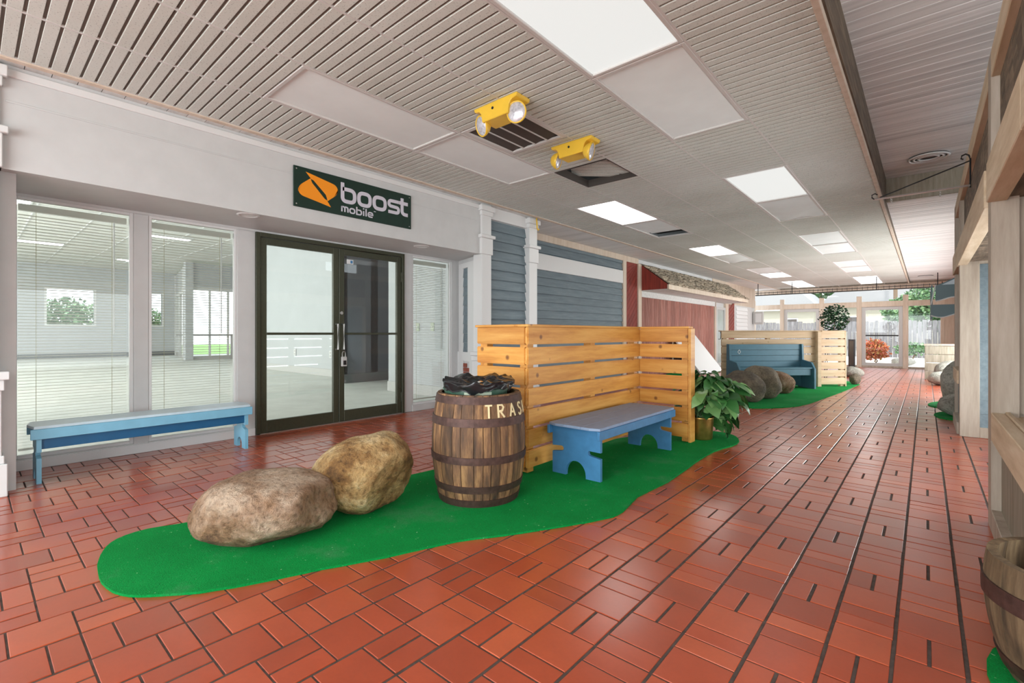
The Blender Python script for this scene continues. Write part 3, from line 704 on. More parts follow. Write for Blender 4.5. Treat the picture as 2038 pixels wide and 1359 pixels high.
st2([(2.897, mb_), (2.897, mt+.004), (2.897, mt), (2.935, mt), (2.935, mb_)], [0, 0, 0, .02, 0]); st2([(2.935, mt), (2.974, mt), (2.974, mb_)], [0, .02, 0])
l2.stroke(rr_loop(3.0, 3.062, mb_+.003, mt-.002, .025), w2, F, .004, True)
st2([(3.09, 2.722), (3.09, mb_+.003), (3.152, mb_+.003), (3.152, mt-.002), (3.09, mt-.002)], [0, .0, .025, .025, 0])
st2([(3.182, mb_), (3.182, mt)]); st2([(3.182, mt+.02), (3.182, mt+.034)]); st2([(3.216, mb_), (3.216, 2.722)])
st2([(3.246, (mb_+mt)/2), (3.308, (mb_+mt)/2), (3.308, mt-.002), (3.246, mt-.002), (3.246, mb_+.003), (3.305, mb_+.003)], [0, 0, .024, .024, .024, 0])
l2.stroke([(3.325, 2.713), (3.352, 2.713)], .007, F, .004)
l2.build('lettering', M['silver'], sg)
for yy, zz in ((.03, .03), (.03, .412), (1.527, .03), (1.527, .412)):
    o = MB().lathe([(.001, .003), (.006, .002), (.008, 0)], 10).build('screw', M['steel'], sg); o.matrix_local = Matrix.Translation((.018, yy, zz)) @ Matrix.Rotation(PI/2, 4, 'Y')
# yellow hook on the second pilaster
hk = tag(MB().tube([(-5.08, 6.49, 3.2), (-5.07, 6.49, 3.1), (-5.075, 6.5, 3.02), (-5.05, 6.5, 2.99), (-5.03, 6.5, 3.01)], [.012, .014, .012, .014, .008], 8).build('ceiling_hook', M['yellow'], None, smooth=True), 'small yellow hook hanging from the ceiling edge at the second white pilaster', 'hook')

# ================================================================== SHOP INTERIOR
ws = B(-31.6, -31.4, -6, .9, 0, 4.5).build('wall_shop', M['shopwall']); tag(ws, kind='structure')
XB = -31.4
def backwall(y0, y1, z0, z1): B(XB-.2, XB, y0, y1, z0, z1).build('wall_section', M['shopwall'], ws)
# windows in the back wall: openings with frames
bw = [(2.55, 4.25, 1.65, 3.35), (6.15, 7.05, 1.65, 3.35)]
backwall(.9, 2.55, 0, 4.5); backwall(4.25, 6.15, 0, 4.5); backwall(7.05, 7.8, 0, 4.5)
for a, b, c_, d_ in bw:
    backwall(a, b, 0, c_); backwall(a, b, d_, 4.5)
    f = MB().box(XB-.1, XB+.02, a-.08, a, c_-.08, d_+.08).box(XB-.1, XB+.02, b, b+.08, c_-.08, d_+.08).box(XB-.1, XB+.02, a, b, c_-.08, c_).box(XB-.1, XB+.02, a, b, d_, d_+.08)
    o = f.build('window_frame', M['whitec'], ws)
    B(XB-.06, XB-.05, a, b, c_, d_).build('pane', M['glassf'], ws)
B(XB, XB+.04, -6, 7.8, 0, .24).build('skirting', M['skirt'], ws)
B(XB-.2, XW-.12, -6.2, 14, -.12, 0).build('floor_shop', M['carpet']).__setitem__('kind', 'structure')
cs_ = B(XB-.2, XW-.1, -6.2, 14, 4.5, 4.6).build('ceiling_shop', M['shopceil']); cs_['kind'] = 'structure'
sg_ = MB()
for k in range(1, 21): sg_.box(-6.1-1.22*k-.014, -6.1-1.22*k+.014, -6, 14, 4.485, 4.5)
for k in range(-4, 12): sg_.box(XB, -6.1, 1.22*k-.014, 1.22*k+.014, 4.486, 4.5)
sg_.build('grid_bar', M['whitec'], cs_)
shopl = emit('shop_lamp', (1, 1, .97), 6)
for i, (x, y) in enumerate(((-9.5, 2.2), (-12, -1), (-14, 3.4), (-17, .5), (-19.5, 4.6), (-24, 1.8), (-23, -2.5), (-27, 5))):
    t = tag(empty('shop_light', (x, y, 4.48)), 'lit ceiling light inside the shop, seen through the blinds', 'light', 'ceiling lights inside the shop')
    B(-.32, .32, -.62, .62, -.01, .02).build('frame', M['whitec'], t); B(-.28, .28, -.58, .58, -.014, -.01).build('diffuser', shopl, t)
# side walls
B(-19, -10.6, 6.75, 6.95, 0, 4.5).build('wall_section', M['shopwall'], ws); B(-19, -10.6, 6.72, 6.75, 0, .2).build('skirting', M['grey'], ws)
B(-10.8, -10.6, 6.0, 9.5, 0, 4.5).build('wall_section', M['shopdark'], ws); B(-10.6, -10.57, 6.0, 9.5, 0, .22).build('skirting', M['skirt'], ws)
B(-11.1, -10.6, 5.97, 6.1, 0, 4.5).build('wall_section', M['shopwall'], ws)
B(-8.6, XW-.1, 5.9, 6.1, 0, 4.5).build('wall_section', M['shopwall'], ws); B(-8.6, XW-.1, 5.87, 5.9, 0, .2).build('skirting', M['grey'], ws)
B(-10.8, -8.5, 9.5, 9.7, 0, 4.5).build('wall_section', M['shopdark'], ws); B(-8.7, -8.5, 6.1, 9.5, 0, 4.5).build('wall_section', M['shopwall'], ws)
B(-19.2, -19, 6.75, 14, 0, 4.5).build('wall_section', M['shopwall'], ws); B(-31.4, -19, 14, 14.2, 0, 4.5).build('wall_section', M['shopwall'], ws)
B(XB, XW, -6.2, -6, 0, 4.5).build('wall_section', M['shopwall'], ws)
for x, lab in ((-14.8, 'white wall socket low on the shop wall, seen left through the door glass'), (-12.6, 'white wall socket low on the shop wall, seen right through the door glass')):
    t = tag(empty('wall_socket', (x, 6.74, .62)), lab, 'socket'); B(-.07, .07, -.012, 0, -.1, .1).build('plate', M['whitec'], t, .003)
    B(-.035, .035, -.016, -.012, .02, .07).build('outlet', M['grey'], t); B(-.035, .035, -.016, -.012, -.07, -.02).build('outlet', M['grey'], t)
for x, lab in ((-7.6, 'left of two light switches seen through the narrow shop window'), (-7.15, 'right of two light switches seen through the narrow shop window')):
    t = tag(empty('light_switch', (x, 5.9, 1.33)), lab, 'switch'); B(-.05, .05, -.012, 0, -.08, .08).build('plate', M['sticker'], t, .003); B(-.012, .012, -.02, -.012, -.025, .025).build('rocker', M['whitec'], t)
# glazed vestibule at the back of the shop
vb = tag(empty('glass_vestibule', (0, 0, 0)), 'glazed entrance vestibule at the far back of the shop, seen through the blinds', 'vestibule')
for x, y, w_ in ((-25, 6.6, .3), (-27.0, 6.95, .12), (-29.2, 7.35, .12), (-31.3, 7.7, .16), (-25.2, 7.5, .08), (-25.3, 8.3, .08), (-25.35, 9.0, .22), (-25.4, 10.4, .12)):
    B(x-w_/2, x+w_/2, y-w_/2, y+w_/2, 0, 4.4).build('post', M['whitec'] if w_ < .2 else M['shopwall'], vb)
def bar(x0, y0, x1, y1, z0, z1, w_, m, nm):
    d = Vector((x1-x0, y1-y0, 0)); L_ = d.length; a_ = math.atan2(d.y, d.x); mb = MB(); mb.M = Matrix.Translation((x0, y0, 0)) @ Matrix.Rotation(a_, 4, 'Z'); mb.box(0, L_, -w_/2, w_/2, z0, z1); return mb.build(nm, m, vb)
for za, zb_, m_ in ((3.2, 3.35, 'whitec'), (3.35, 4.4, 'shopwall'), (0, .18, 'grey'), (1.1, 1.18, 'steel')):
    bar(-25, 6.6, -31.3, 7.7, za, zb_, .08, M[m_], 'rail'); bar(-25, 6.6, -25.4, 10.4, za, zb_, .08, M[m_], 'rail')
bar(-25.25, 8.4, -25.35, 9.0, .18, 1.1, .05, M['shopwall'], 'kick_panel')
# greenery and daylight backdrop pieces outside the shop's rear windows are built below with the garden

# ================================================================== RIGHT WALL: timber partition
wr = B(.30, .42, 4.10, 4.27, 0, 2.92).build('wall_right', M['postw']); tag(wr, kind='structure')
def R(a, name, m, bev=.004): return B(*a).build(name, M[m], wr, bev)
R((.30, .36, -3, 4.10, 2.76, 2.92), 'top_plate', 'beamw'); R((.30, .36, 4.27, 8.9, 2.76, 2.92), 'top_plate', 'beamw')
R((.28, .37, 2.72, 4.10, 2.0, 2.24), 'beam', 'beamw'); R((.28, .37, 4.27, 7.65, 2.0, 2.24), 'beam', 'beamw'); R((.28, .37, 7.8, 8.9, 2.0, 2.24), 'beam', 'beamw')
R((.28, .34, -3, 2.72, 2.0, 2.24), 'beam', 'beamw')
# infill boards, slanted
im = MB().add([(0, 0, 0), (0, .15, 0), (0, .15+.2, .52), (0, .2, .52), (.02, 0, 0), (.02, .15, 0), (.02, .35, .52), (.02, .2, .52)], [(0,3,2,1),(4,5,6,7),(0,1,5,4),(1,2,6,5),(2,3,7,6),(3,0,4,7)]).mesh('board', M['brownp'])
y = -2.9
while y < 8.6: inst('board', im, wr, (.34, y, 2.24), (0, 0, 0)); y += .158
R((.365, .38, -3, 8.9, 2.2, 2.8), 'infill_back', 'brownp')
# near bay: sill, lower panel, niche
R((.30, .36, 2.75, 4.10, .55, .72), 'sill_face', 'beamw'); R((.36, 1.1, 2.75, 4.18, .66, .70), 'sill_top', 'beamw'); R((.36, .385, 2.75, 4.1, .70, .73), 'sill_lip', 'beamw')
R((.345, .36, 2.75, 4.10, .1, .55), 'lower_panel', 'olive'); R((.30, .35, 2.75, 4.10, 0, .13), 'base_board', 'postw')
R((.30, .50, 2.6, 2.75, 0, 2.92), 'post', 'postw')
nb = B(0, .066, 0, .03, 0, 1.28).mesh('board', M['postw'])
for i in range(11): inst('board', nb, wr, (.43+.07*i if i else .425, 4.14+random.uniform(0, .012), .72))
R((.42, 1.2, 4.17, 4.24, 0, 2.3), 'niche_side', 'postw'); R((1.15, 1.2, 2.6, 4.2, .7, 2.3), 'niche_back', 'olive')
sm = B(0, .13, 0, 1.4, 0, .02).mesh('plank', M['brownp'])
for i in range(6): inst('plank', sm, wr, (.37+.137*i, 2.75, 2.02))
# alcove between the posts and post 2
R((.30, .47, 7.65, 7.8, -.0, 2.76), 'post', 'postw'); R((.47, 1.6, 7.7, 7.8, 0, 2.76), 'alcove_wall', 'postw')
for i in range(12): MB().prism([(-.018, 0), (0, 0), (0, .157), (-.006, .157)], 'x', .47, 1.6).build('siding_board', M['siding'], wr, loc=(0, 7.70, .12+.157*i))
R((.47, 1.6, 7.66, 7.70, 0, .12), 'base_board', 'postw')
R((1.55, 1.6, 4.27, 7.7, 0, 2.76), 'alcove_wall', 'olive'); 
am = B(0, 1.25, 0, .13, 0, .02).mesh('plank', M['brownp'])
for i in range(24): inst('plank', am, wr, (.34, 4.3+.138*i, 2.03))
# far bay
R((.30, .40, 8.78, 8.95, -.0, 2.92), 'post', 'postw'); R((.28, .36, 7.8, 8.78, .60, .76), 'sill_face', 'beamw'); R((.36, .9, 7.8, 8.9, .70, .73), 'sill_top', 'beamw')
R((.33, .35, 7.8, 8.78, .1, .60), 'lower_panel', 'siding'); R((.28, .35, 7.8, 8.78, 0, .14), 'base_board', 'postw')
R((.5, 1.4, 8.9, 9.0, 0, 2.92), 'bay_side', 'olive')
R((.95, 1.05, 7.8, 24.6, -.25, 3.3), 'far_section', 'postw')
R((3.3, 3.45, -5, 8.0, 0, 3.7), 'outer_wall', 'white')
# rear wall behind the camera
wf = B(-6.0, 3.4, -5.15, -5.0, 2.95, 4.1).build('wall_front', M['white']); tag(wf, kind='structure')
B(-6.0, 3.4, -5.15, -5.0, 0, .25).build('sill_wall', M['white'], wf)
for x in (-6, -4, -2, 0, 2, 3.3): B(x-.06, x+.06, -5.12, -5, .25, 2.95).build('mullion', M['bronze'], wf)
# awning on the far right
ca = tag(empty('canvas_awning', (.08, 9.45, 0)), 'small slate blue striped awning with scalloped white-piped valance, right side', 'awning')
W_ = .86; D_ = 1.6
def scal(x0, x1, zt, zb, dz, n=24, ph=0):
    top = [(x0, zt), (x1, zt)]; bot = []
    for i in range(n+1):
        x = x1+(x0-x1)*i/n; bot.append((x, zb+dz*(.5-.5*math.cos(2*PI*((x1-x)/.42)+ph))))
    return top+bot
ca_n = MB().prism([(.06, 1.92), (W_, 2.36), (W_, 2.33), (.06, 1.89)], 'y', .02, D_).build('roof_canvas', M['awn'], ca)
MB().prism([(.06, 1.90), (W_, 2.34), (W_, 1.9)], 'y', 0, .02).build('end_canvas', M['awnl'], ca)
for i in range(5): MB().prism([(.24+.13*i, 1.9), (.29+.13*i, 1.9), (.29+.13*i, 1.9+(.23+.13*i)*.594), (.24+.13*i, 1.9+(.18+.13*i)*.594)], 'y', -.006, 0).build('stripe', M['awn'], ca)
MB().prism(scal(.03, W_, 1.92, 1.68, .055), 'y', -.02, -.006).build('valance', M['awn'], ca)
MB().prism(scal(-.02, W_, 1.63, 1.44, .055, ph=1), 'y', -.012, 0).build('valance', M['awn'], ca)
for zb_, ph, yy in ((1.68, 0, -.026), (1.44, 1, -.02)):
    pts = [(x, yy, z) for x, z in scal(.03 if ph == 0 else -.02, W_, 2, zb_, .055, ph=ph)[2:]]
    MB().tube(pts, .009, 6).build('piping', M['whitec'], ca)
MB().tube([(.03, -.02, 1.92), (-.02, -.02, 1.63)], .009, 6).build('piping', M['whitec'], ca)
B(-.02, .0, 0, D_, 1.42, 1.92).build('front_valance', M['awn'], ca)

# iron bracket
ib = tag(empty('iron_bracket', (.30, 5.87, 2.52)), 'black wrought iron sign bracket reaching from the timber wall under the plank ceiling', 'bracket')
MB().tube([(0, 0, .0), (-.68, 0, .0)], .010, 6).build('arm', M['steel'], ib); MB().tube([(0, 0, .22), (-.64, 0, .01)], .006, 6).build('brace', M['dark'], ib)
MB().tube([(0, 0, -.02), (0, 0, .24), (-.01, 0, .27), (-.03, 0, .285), (-.055, 0, .275), (-.06, 0, .25), (-.045, 0, .24)], .007, 6).build('upright', M['dark'], ib)
MB().tube([(-.68, 0, 0), (-.70, 0, .02), (-.70, 0, .045), (-.675, 0, .055), (-.655, 0, .04)], .006, 6).build('scroll', M['dark'], ib)
for xx in (-.2, -.55):
    c = MB()
    for k in range(3): c.tube([(xx+.006*math.cos(a), .002*k, -.012-.02*k+.011*math.sin(a)) for a in [i*PI/3 for i in range(7)]], .0022, 5)
    c.build('chain', M['steel'], ib)

# ================================================================== FAR GLASS WALL
we = tag(B(-6.5, 1.1, YE, YE+.15, 2.66, ZC+.2).build('wall_back', M['postw']), kind='structure')
def E(a, name, m, parent=we, bev=0): return B(*a).build(name, M[m], parent, bev)
zf = -.19
E((-6.9, -6.18, YE-.1, YE+.1, zf, ZC), 'end_section', 'postw'); E((.47, 1.1, YE-.05, YE+.1, zf, ZC), 'end_section', 'cream')
E((-6.5, 1.1, YE+.0, YE+.15, ZC+.1, 4.1), 'end_section', 'postw')
fx = lambda px: (lambda a: YE*(a*.7547-.6561)/(a*.6561+.7547))((px-1019)/947)
mull = [(1497, 1503), (1553, 1560.5), (1631, 1640), (1705, 1715), (1797, 1808), (1872, 1880)]
for a, b in mull: E((fx(a), fx(b), YE-.06, YE+.1, zf, 2.75), 'mullion', 'cream', bev=.005)
E((-6.3, .5, YE-.05, YE+.09, 2.30, 2.52), 'transom_rail', 'cream', bev=.005)
E((-6.3, .5, YE-.05, YE+.09, 2.98, 3.2), 'header_beam', 'cream', bev=.005)
E((-6.3, .5, YE-.05, YE+.09, zf, zf+.08), 'bottom_rail', 'postw', bev=.005)
we.data = B(-6.5, 1.1, YE+.02, YE+.15, 3.0, ZC+.2).mesh('wall_back', M['postw'])
wi = 4
for i in range(5):
    x0, x1 = fx(mull[i][1]), fx(mull[i+1][0])
    isdoor = i in (1, 3)
    nm = tag(empty(('door_%d' % (2 if i == 3 else 3)) if isdoor else 'window_%d' % wi, (0, YE, 0)), kind='structure')
    if not isdoor: wi += 1
    B(x0, x1, .02, .03, 2.52, 2.98).build('pane', M['glassf'], nm)
    if isdoor:
        f = .13
        MB().box(x0, x0+f, -.02, .06, zf+.08, 2.3).box(x1-f, x1, -.02, .06, zf+.08, 2.3).box(x0+f, x1-f, -.02, .06, zf+.08, zf+.2).box(x0+f, x1-f, -.02, .06, 2.17, 2.3).build('door_frame', M['grey'], nm, .004)
        B(x0+f, x1-f, .02, .03, zf+.2, 2.17).build('pane', M['glassf'], nm)
        if i == 3: B(x0+f, x1-f, -.01, .05, 1.1, 1.15).build('push_bar', M['dark'], nm)
    else: B(x0, x1, .02, .03, zf+.08, 2.3).build('pane', M['glassf'], nm)
# wall box by the end wall
wb = tag(empty('wall_box', (X2+.06, 23.3, 1.9)), 'grey metal box mounted high on the beige wall beside the end windows', 'box')
B(-.05, .35, -.1, .1, -.28, .28).build('case', M['grey'], wb, .01); B(.05, .3, -.115, -.1, -.2, .2).build('door', M['whitec'], wb, .005)
# far left glass door
d4 = tag(empty('door_4', (X2, 0, 0)), kind='structure')
MB().box(-.02, .05, 18.15, 18.27, 0, 2.2).box(-.02, .05, 19.08, 19.2, 0, 2.2).box(-.02, .05, 18.27, 19.08, 2.1, 2.2).box(-.02, .05, 18.27, 19.08, 0, .12).build('door_frame', M['grey'], d4)
B(.0, .01, 18.27, 19.08, .12, 2.1).build('pane', plain('door_pane', (176, 186, 184), .12, 0, nz=.15, scale=1.2), d4)
MB().tube([(.05, 18.4, 1.3), (.12, 18.4, 1.3), (.12, 18.4, 1.0), (.05, 18.4, 1.0)], .018, 6).build('pull_handle', M['dark'], d4)
# hanging iron rails before the end windows
rl = tag(empty('hanging_rail', (0, 21.0, 2.74)), 'long dark iron rail with small pickets hanging before the end windows', 'rail')
for z in (0, .09): MB().tube([(-5.2, 0, z), (.75, 0, z)], .02 if z == 0 else .012, 6).build('rail', M['dark'], rl)
for k in range(40): MB().tube([(-5.15+.15*k, 0, -.01), (-5.15+.15*k, 0, .13)], .006, 5).build('picket', M['dark'], rl)
for x in (-5.1, -3.9, -1.3, .3): MB().tube([(x, 0, 0), (x, 0, .47)], .014, 6).build('hanger', M['dark'], rl)

# ================================================================== TURF
def slab(name, poly, z0, z1, lab, m='turf'):
    n = len(poly); P = []
    for i in range(n):
        p0, p1, p2, p3 = [Vector(poly[(i+k) % n]) for k in (-1, 0, 1, 2)]
        for t in (0, .33, .66):
            P.append(.5*((2*p1)+(-p0+p2)*t+(2*p0-5*p1+4*p2-p3)*t*t+(-p0+3*p1-3*p2+p3)*t**3)+Vector((random.uniform(-.003, .003), random.uniform(-.003, .003))))
    o = MB().prism([tuple(p) for p in P], 'z', z0, z1)
    me = bpy.data.meshes.new(name); bm = bmesh.new()
    top = [bm.verts.new((p.x, p.y, z1)) for p in P]; bot = [bm.verts.new((p.x, p.y, z0)) for p in P]
    bm.faces.new(top)
    for i in range(len(P)): j = (i+1) % len(P); bm.faces.new((top[i], bot[i], bot[j], top[j]))
    bmesh.ops.triangulate(bm, faces=[f for f in bm.faces if len(f.verts) > 4]); bmesh.ops.recalc_face_normals(bm, faces=bm.faces[:]); bm.to_mesh(me); bm.free(); me.materials.append(M[m])
    o = bpy.data.objects.new(name, me); COL.objects.link(o); return tag(o, lab, 'turf')
slab('turf_mat', turf1, .0, .012, 'long wavy-edged green artificial turf under the barrel, blue bench and near boulders')
slab('turf_mat', [(-3.3, 9.2), (-2.75, 8.6), (-2.34, 8.4), (-2.09, 8.3), (-1.75, 8.67), (-1.53, 9.26), (-1.42, 10.4), (-1.3, 11.8), (-1.2, 13.4), (-1.2, 14.0), (-1.45, 14.5), (-2.6, 14.5), (-3.6, 14.4), (-3.6, 12)], .0, .012, 'green artificial turf under the grey boulders and the blue settle')
slab('turf_mat', [(.10, 9.25), (.2, 9.0), (.5, 9.0), (.75, 9.4), (.7, 9.9), (.3, 9.9), (.12, 9.6)], 0, .012, 'small green turf patch at the foot of the timber wall, right')
slab('turf_mat', [(.03, 10.6), (.12, 10.35), (.4, 10.3), (.8, 10.5), (.8, 11.5), (.3, 11.4), (.08, 11.0)], 0, .012, 'small green turf patch behind the standing pale boulder, right')
slab('turf_mat', [(-5.78, 13.6), (-5.4, 13.3), (-5.0, 13.8), (-4.9, 15.6), (-5.2, 16.4), (-5.72, 16.2)], 0, .012, 'strip of green turf under the leaning white board')
slab('turf_mat', [(.2, 2.2), (.35, 2.08), (.7, 2.05), (.72, 2.7), (.3, 2.7), (.17, 2.45)], 0, .012, 'patch of green turf under the half barrel at the right edge')

# ================================================================== BOULDERS
RV = Vector((.7547, .6561, 0)); FV = Vector((-.6561, .7547, 0))
def rock(name, loc, dims, m, lab, seed, planes=(), tilt=0, yaw=0, sub=5, amp=.06, group=None, flat=-.75, exp=2.3):
    bm = bmesh.new(); bmesh.ops.create_icosphere(bm, subdivisions=sub, radius=1)
    off = Vector((seed*3.1, seed*1.7, seed*.9)); R_ = Matrix.Rotation(tilt, 3, 'Y')
    for v in bm.verts:
        d = v.co.normalized(); k = (abs(d.x)**exp+abs(d.y)**exp+abs(d.z)**exp)**(-1/exp)
        p = d*k
        for n_, h in planes:
            n_ = Vector(n_).normalized(); q = p.dot(n_)
            if q > h: p = p-n_*(q-h)*.85
        nz_ = noise.fractal(d*1.3+off, 1.0, 2.0, 5)*amp*1.6+abs(noise.noise(d*4.3+off))*-amp*.5+noise.fractal(d*9+off, 1, 2, 3)*amp*.18
        p = p*(1+nz_)
        p = Vector((p.x*dims[0], p.y*dims[1], p.z*dims[2])); v.co = R_ @ p
    zs = [v.co.z for v in bm.verts]; lo = min(zs); hi = max(zs); cut = lo+(hi-lo)*.06
    for v in bm.verts:
        if v.co.z < cut: v.co.z = cut-(cut-v.co.z)*.08
    z0 = min(v.co.z for v in bm.verts)
    for v in bm.verts: v.co.z -= z0
    me = bpy.data.meshes.new(name); bm.to_mesh(me); bm.free(); me.materials.append(M[m])
    for p in me.polygons: p.use_smooth = True
    o = bpy.data.objects.new(name, me); COL.objects.link(o); o.location = loc; o.rotation_euler = (0, 0, math.radians(41)+yaw)
    return tag(o, lab, 'boulder', group)
rock('boulder', (-2.965, 1.185, .010), (.375, .31, .185), 'rock1', 'flat brown boulder on the near tip of the turf, the nearest one', 1, planes=[((.95, -.2, .1), .92), ((.5, -.5, -.7), .95), ((-.8, 0, -.6), .84)], amp=.05, exp=2.7)
rock('boulder', (-2.86, 1.77, .010), (.325, .27, .25), 'rock2', 'tall golden boulder leaning behind the flat one, left of the trash barrel', 2, planes=[((.75, -.4, -.55), .74), ((-.6, -.3, -.6), .92)], tilt=math.radians(-20), amp=.05, exp=2.4)
rock('boulder', (-2.42, 9.05, .010), (.34, .30, .27), 'rock3', 'grey brown boulder just behind the potted plant, front of the group of three', 3, planes=[((-.7, -.3, .6), .8)], tilt=math.radians(20), amp=.05, sub=4)
rock('boulder', (-2.30, 9.75, .010), (.37, .30, .30), 'rock3', 'largest grey boulder, middle of the group of three by the blue settle', 4, planes=[((.7, -.5, .4), .82)], tilt=math.radians(12), amp=.06, sub=4)
rock('boulder', (-2.25, 10.75, .010), (.30, .28, .22), 'rock1', 'tan boulder, back of the group of three beside the blue settle', 5, tilt=math.radians(14), amp=.05, sub=4)
rock('boulder', (-5.42, 19.9, fz(19.9)), (.36, .30, .28), 'rock3', 'olive grey rock at the foot of the white siding in the far left corner', 6, planes=[((-.6, 0, .7), .7)], amp=.06, sub=4)
rock('boulder', (-4.45, 19.2, fz(19.2)), (.36, .3, .30), 'rock1', 'tan rock left of the blue settle, before the red door panel', 7, amp=.06, sub=4)
rock('boulder', (-1.25, 13.75, 0.012), (.11, .11, .13), 'rock3', 'grey rock at the outer corner of the pale slatted screen', 8, amp=.06, sub=4)
rock('boulder', (-1.55, 16.6, fz(16.6)), (.26, .22, .16), 'rock4', 'pale rock behind the pale slatted screen near the glass door', 9, planes=[((.7, 0, .7), .6)], amp=.05, sub=4)
rock('boulder', (.37, 15.0, fz(15)), (.36, .28, .17), 'rock4', 'low white-topped rock under the grey planter box, far right', 10, amp=.05, sub=4)
rock('boulder', (.50, 15.8, fz(15.8)), (.36, .28, .30), 'rock4', 'rounded grey rock leaning on the far right planter box, behind the white-topped one', 11, amp=.05, sub=4)
rock('boulder', (.50, 10.75, .010), (.34, .25, .42), 'rock4', 'tall standing pale boulder beside the timber wall, right', 12, planes=[((-.8, -.2, .5), .8)], amp=.05, sub=4)
rock('boulder', (.43, 9.45, .010), (.30, .26, .17), 'rock4', 'low pale boulder on the turf patch beside the timber wall, right', 13, amp=.06, sub=4)

# ================================================================== SLATTED PINE SCREENS
def slatted(name, lab, corner, ang, LA, LB, LC, zt, pitch, hgt, ma, mb_, n=7):
    t = tag(empty(name, (corner[0], corner[1], 0), ang), lab, 'screen')
    # local: B runs +y from corner, A runs -x at y=0, C runs +x at y=LB
    th = .034
    for i in range(n):
        z1 = zt-pitch*i; z0 = z1-hgt
        B(-th, 0, .0, LB, z0, z1).build('slat', M[mb_], t, .007, segs=2)
        if LA: B(-LA, -th-.001, .0, th, z0, z1).build('slat', M[ma], t, .007, segs=2)
        B(.001, LC, LB-th, LB, z0, z1).build('slat', M[ma], t, .007, segs=2)
    def post(x, y, w_=.085, d_=.085): B(x, x+w_, y, y+d_, .012, zt-.002).build('post', M['pine' if mb_ == 'pine' else 'palepine'], t, .004)
    post(-th-.087, th+.002); post(-th-.087, LB*.5); post(-th-.087, LB-.10)
    if LA: post(-LA+.01, th+.002)
    post(LC-.085, LB+.001)
    B(-.14, .012, -.015, LB+.01, zt, zt+.022).build('cap_rail', M[mb_], t, .004)
    if LA: B(-LA-.01, -.141, -.015, .13, zt, zt+.022).build('cap_rail', M[ma], t, .004)
    B(.013, LC+.01, LB-th-.01, LB+.09, zt, zt+.022).build('cap_rail', M[ma], t, .004)
    B(LC, LC+.03, LB-th, LB+.09, .012, zt).build('end_board', M['pine' if mb_ == 'pine' else 'palepine'], t, .004)
    return t
slatted('slatted_screen', 'orange pine slatted screen around the blue bench, right of the trash barrel', (-2.525, 3.11), 0, .61, 2.10, .57, 1.258, .174, .150, 'pinex', 'pine')
s2 = slatted('slatted_screen', 'pale pine slatted screen behind the blue settle, farther down the hall', (-1.80, 12.70), math.radians(42), 0, .001, .55, 1.25, .174, .150, 'palepine', 'palepine')
# the second screen has its long side turned away: local -x side
for i in range(7):
    z1 = 1.25-.174*i
    B(-2.25, -.036, .0, .034, z1-.150, z1).build('slat', M['palepine'], s2, .006)
for x in (-2.2, -1.2, -.14): B(x, x+.085, .036, .12, .012, 1.248).build('post', M['palepine'], s2, .004)
B(-2.26, -.14, -.015, .13, 1.25, 1.272).build('cap_rail', M['palepine'], s2, .004)

# ================================================================== BENCHES
def leg_poly(w_, h, hole=True):
    # board seen from its face: arch at the bottom, slot notches at the sides
    P = [(-w_/2, 0)]
    r = w_*.21; cx = 0
    P.append((cx-r, 0))
    for k in range(0, 13): a = PI-PI*k/12; P.append((cx+r*math.cos(a), .03+r*1.15*math.sin(a)))
    P += [(cx+r, 0), (w_/2, 0), (w_/2, h*.46), (w_/2-w_*.2, h*.49)]
    for k in range(1, 5): a = -PI/2-PI*k/5; P.append((w_/2-w_*.2+.022*math.cos(a), h*.49+.022+.022*math.sin(a)))
    P += [(w_/2, h*.46+.05), (w_/2, h), (-w_/2, h), (-w_/2, h*.46+.05)]
    P += [(-w_/2+w_*.2, h*.49+.044)]
    for k in range(1, 5): a = PI/2-PI*k/5; P.append((-w_/2+w_*.2+.022*math.cos(a), h*.49+.022+.022*math.sin(a)))
    P += [(-w_/2+w_*.2, h*.49), (-w_/2, h*.46)]
    return P
def bench(name, lab, x, y, rz, Lg, W, h, seatm, sidem, deepm, boards, inset=.1, apron_h=.065, skirt_in=False):
    t = tag(empty(name, (x, y, 0), rz), lab, 'bench')   # local y along length, +x is the front
    sw = W/boards
    for i in range(boards):
        x0 = -W/2+sw*i
        e = .03
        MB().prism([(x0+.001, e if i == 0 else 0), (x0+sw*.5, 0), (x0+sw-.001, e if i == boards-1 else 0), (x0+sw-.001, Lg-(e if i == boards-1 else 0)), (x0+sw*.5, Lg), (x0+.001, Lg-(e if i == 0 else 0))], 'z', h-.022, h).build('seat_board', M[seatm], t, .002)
    for sx in (1, -1):
        o = B(sx*(W/2-.005)-.012, sx*(W/2-.005)+.012, .01, Lg-.01, h-.024-apron_h, h-.023).build('apron', M[sidem], t, .003)
    if skirt_in: B(W/2-.06, W/2-.035, inset+.03, Lg-inset-.03, h-.19, h-.06).build('stretcher', M[deepm], t, .003)
    for ly in (inset, Lg-inset-.03):
        o = MB().prism(leg_poly(W-.03, h-.024), 'y', ly, ly+.03).build('leg', M[sidem], t)
    return t
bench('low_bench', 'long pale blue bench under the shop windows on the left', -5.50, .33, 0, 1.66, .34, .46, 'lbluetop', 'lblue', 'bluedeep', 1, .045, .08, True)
bench('low_bench', 'blue plank bench with slate grey top standing on turf before the orange pine screen', -2.195, 3.27, 0, 1.53, .50, .445, 'bluetop', 'blue', 'blue', 3, .06, .07)
st_ = tag(empty('settle', (-1.96, 12.22, 0), math.radians(47.5)), 'teal blue settle with a high panelled back before the pale slatted screen', 'bench')
Ls = 1.78   # local x from -Ls to 0, front is -y
for i in range(4): B(-Ls+.04, -.06, .16, .19, .47+.125*i, .47+.125*(i+1)-.004).build('back_board', M['teal'], st_, .003)
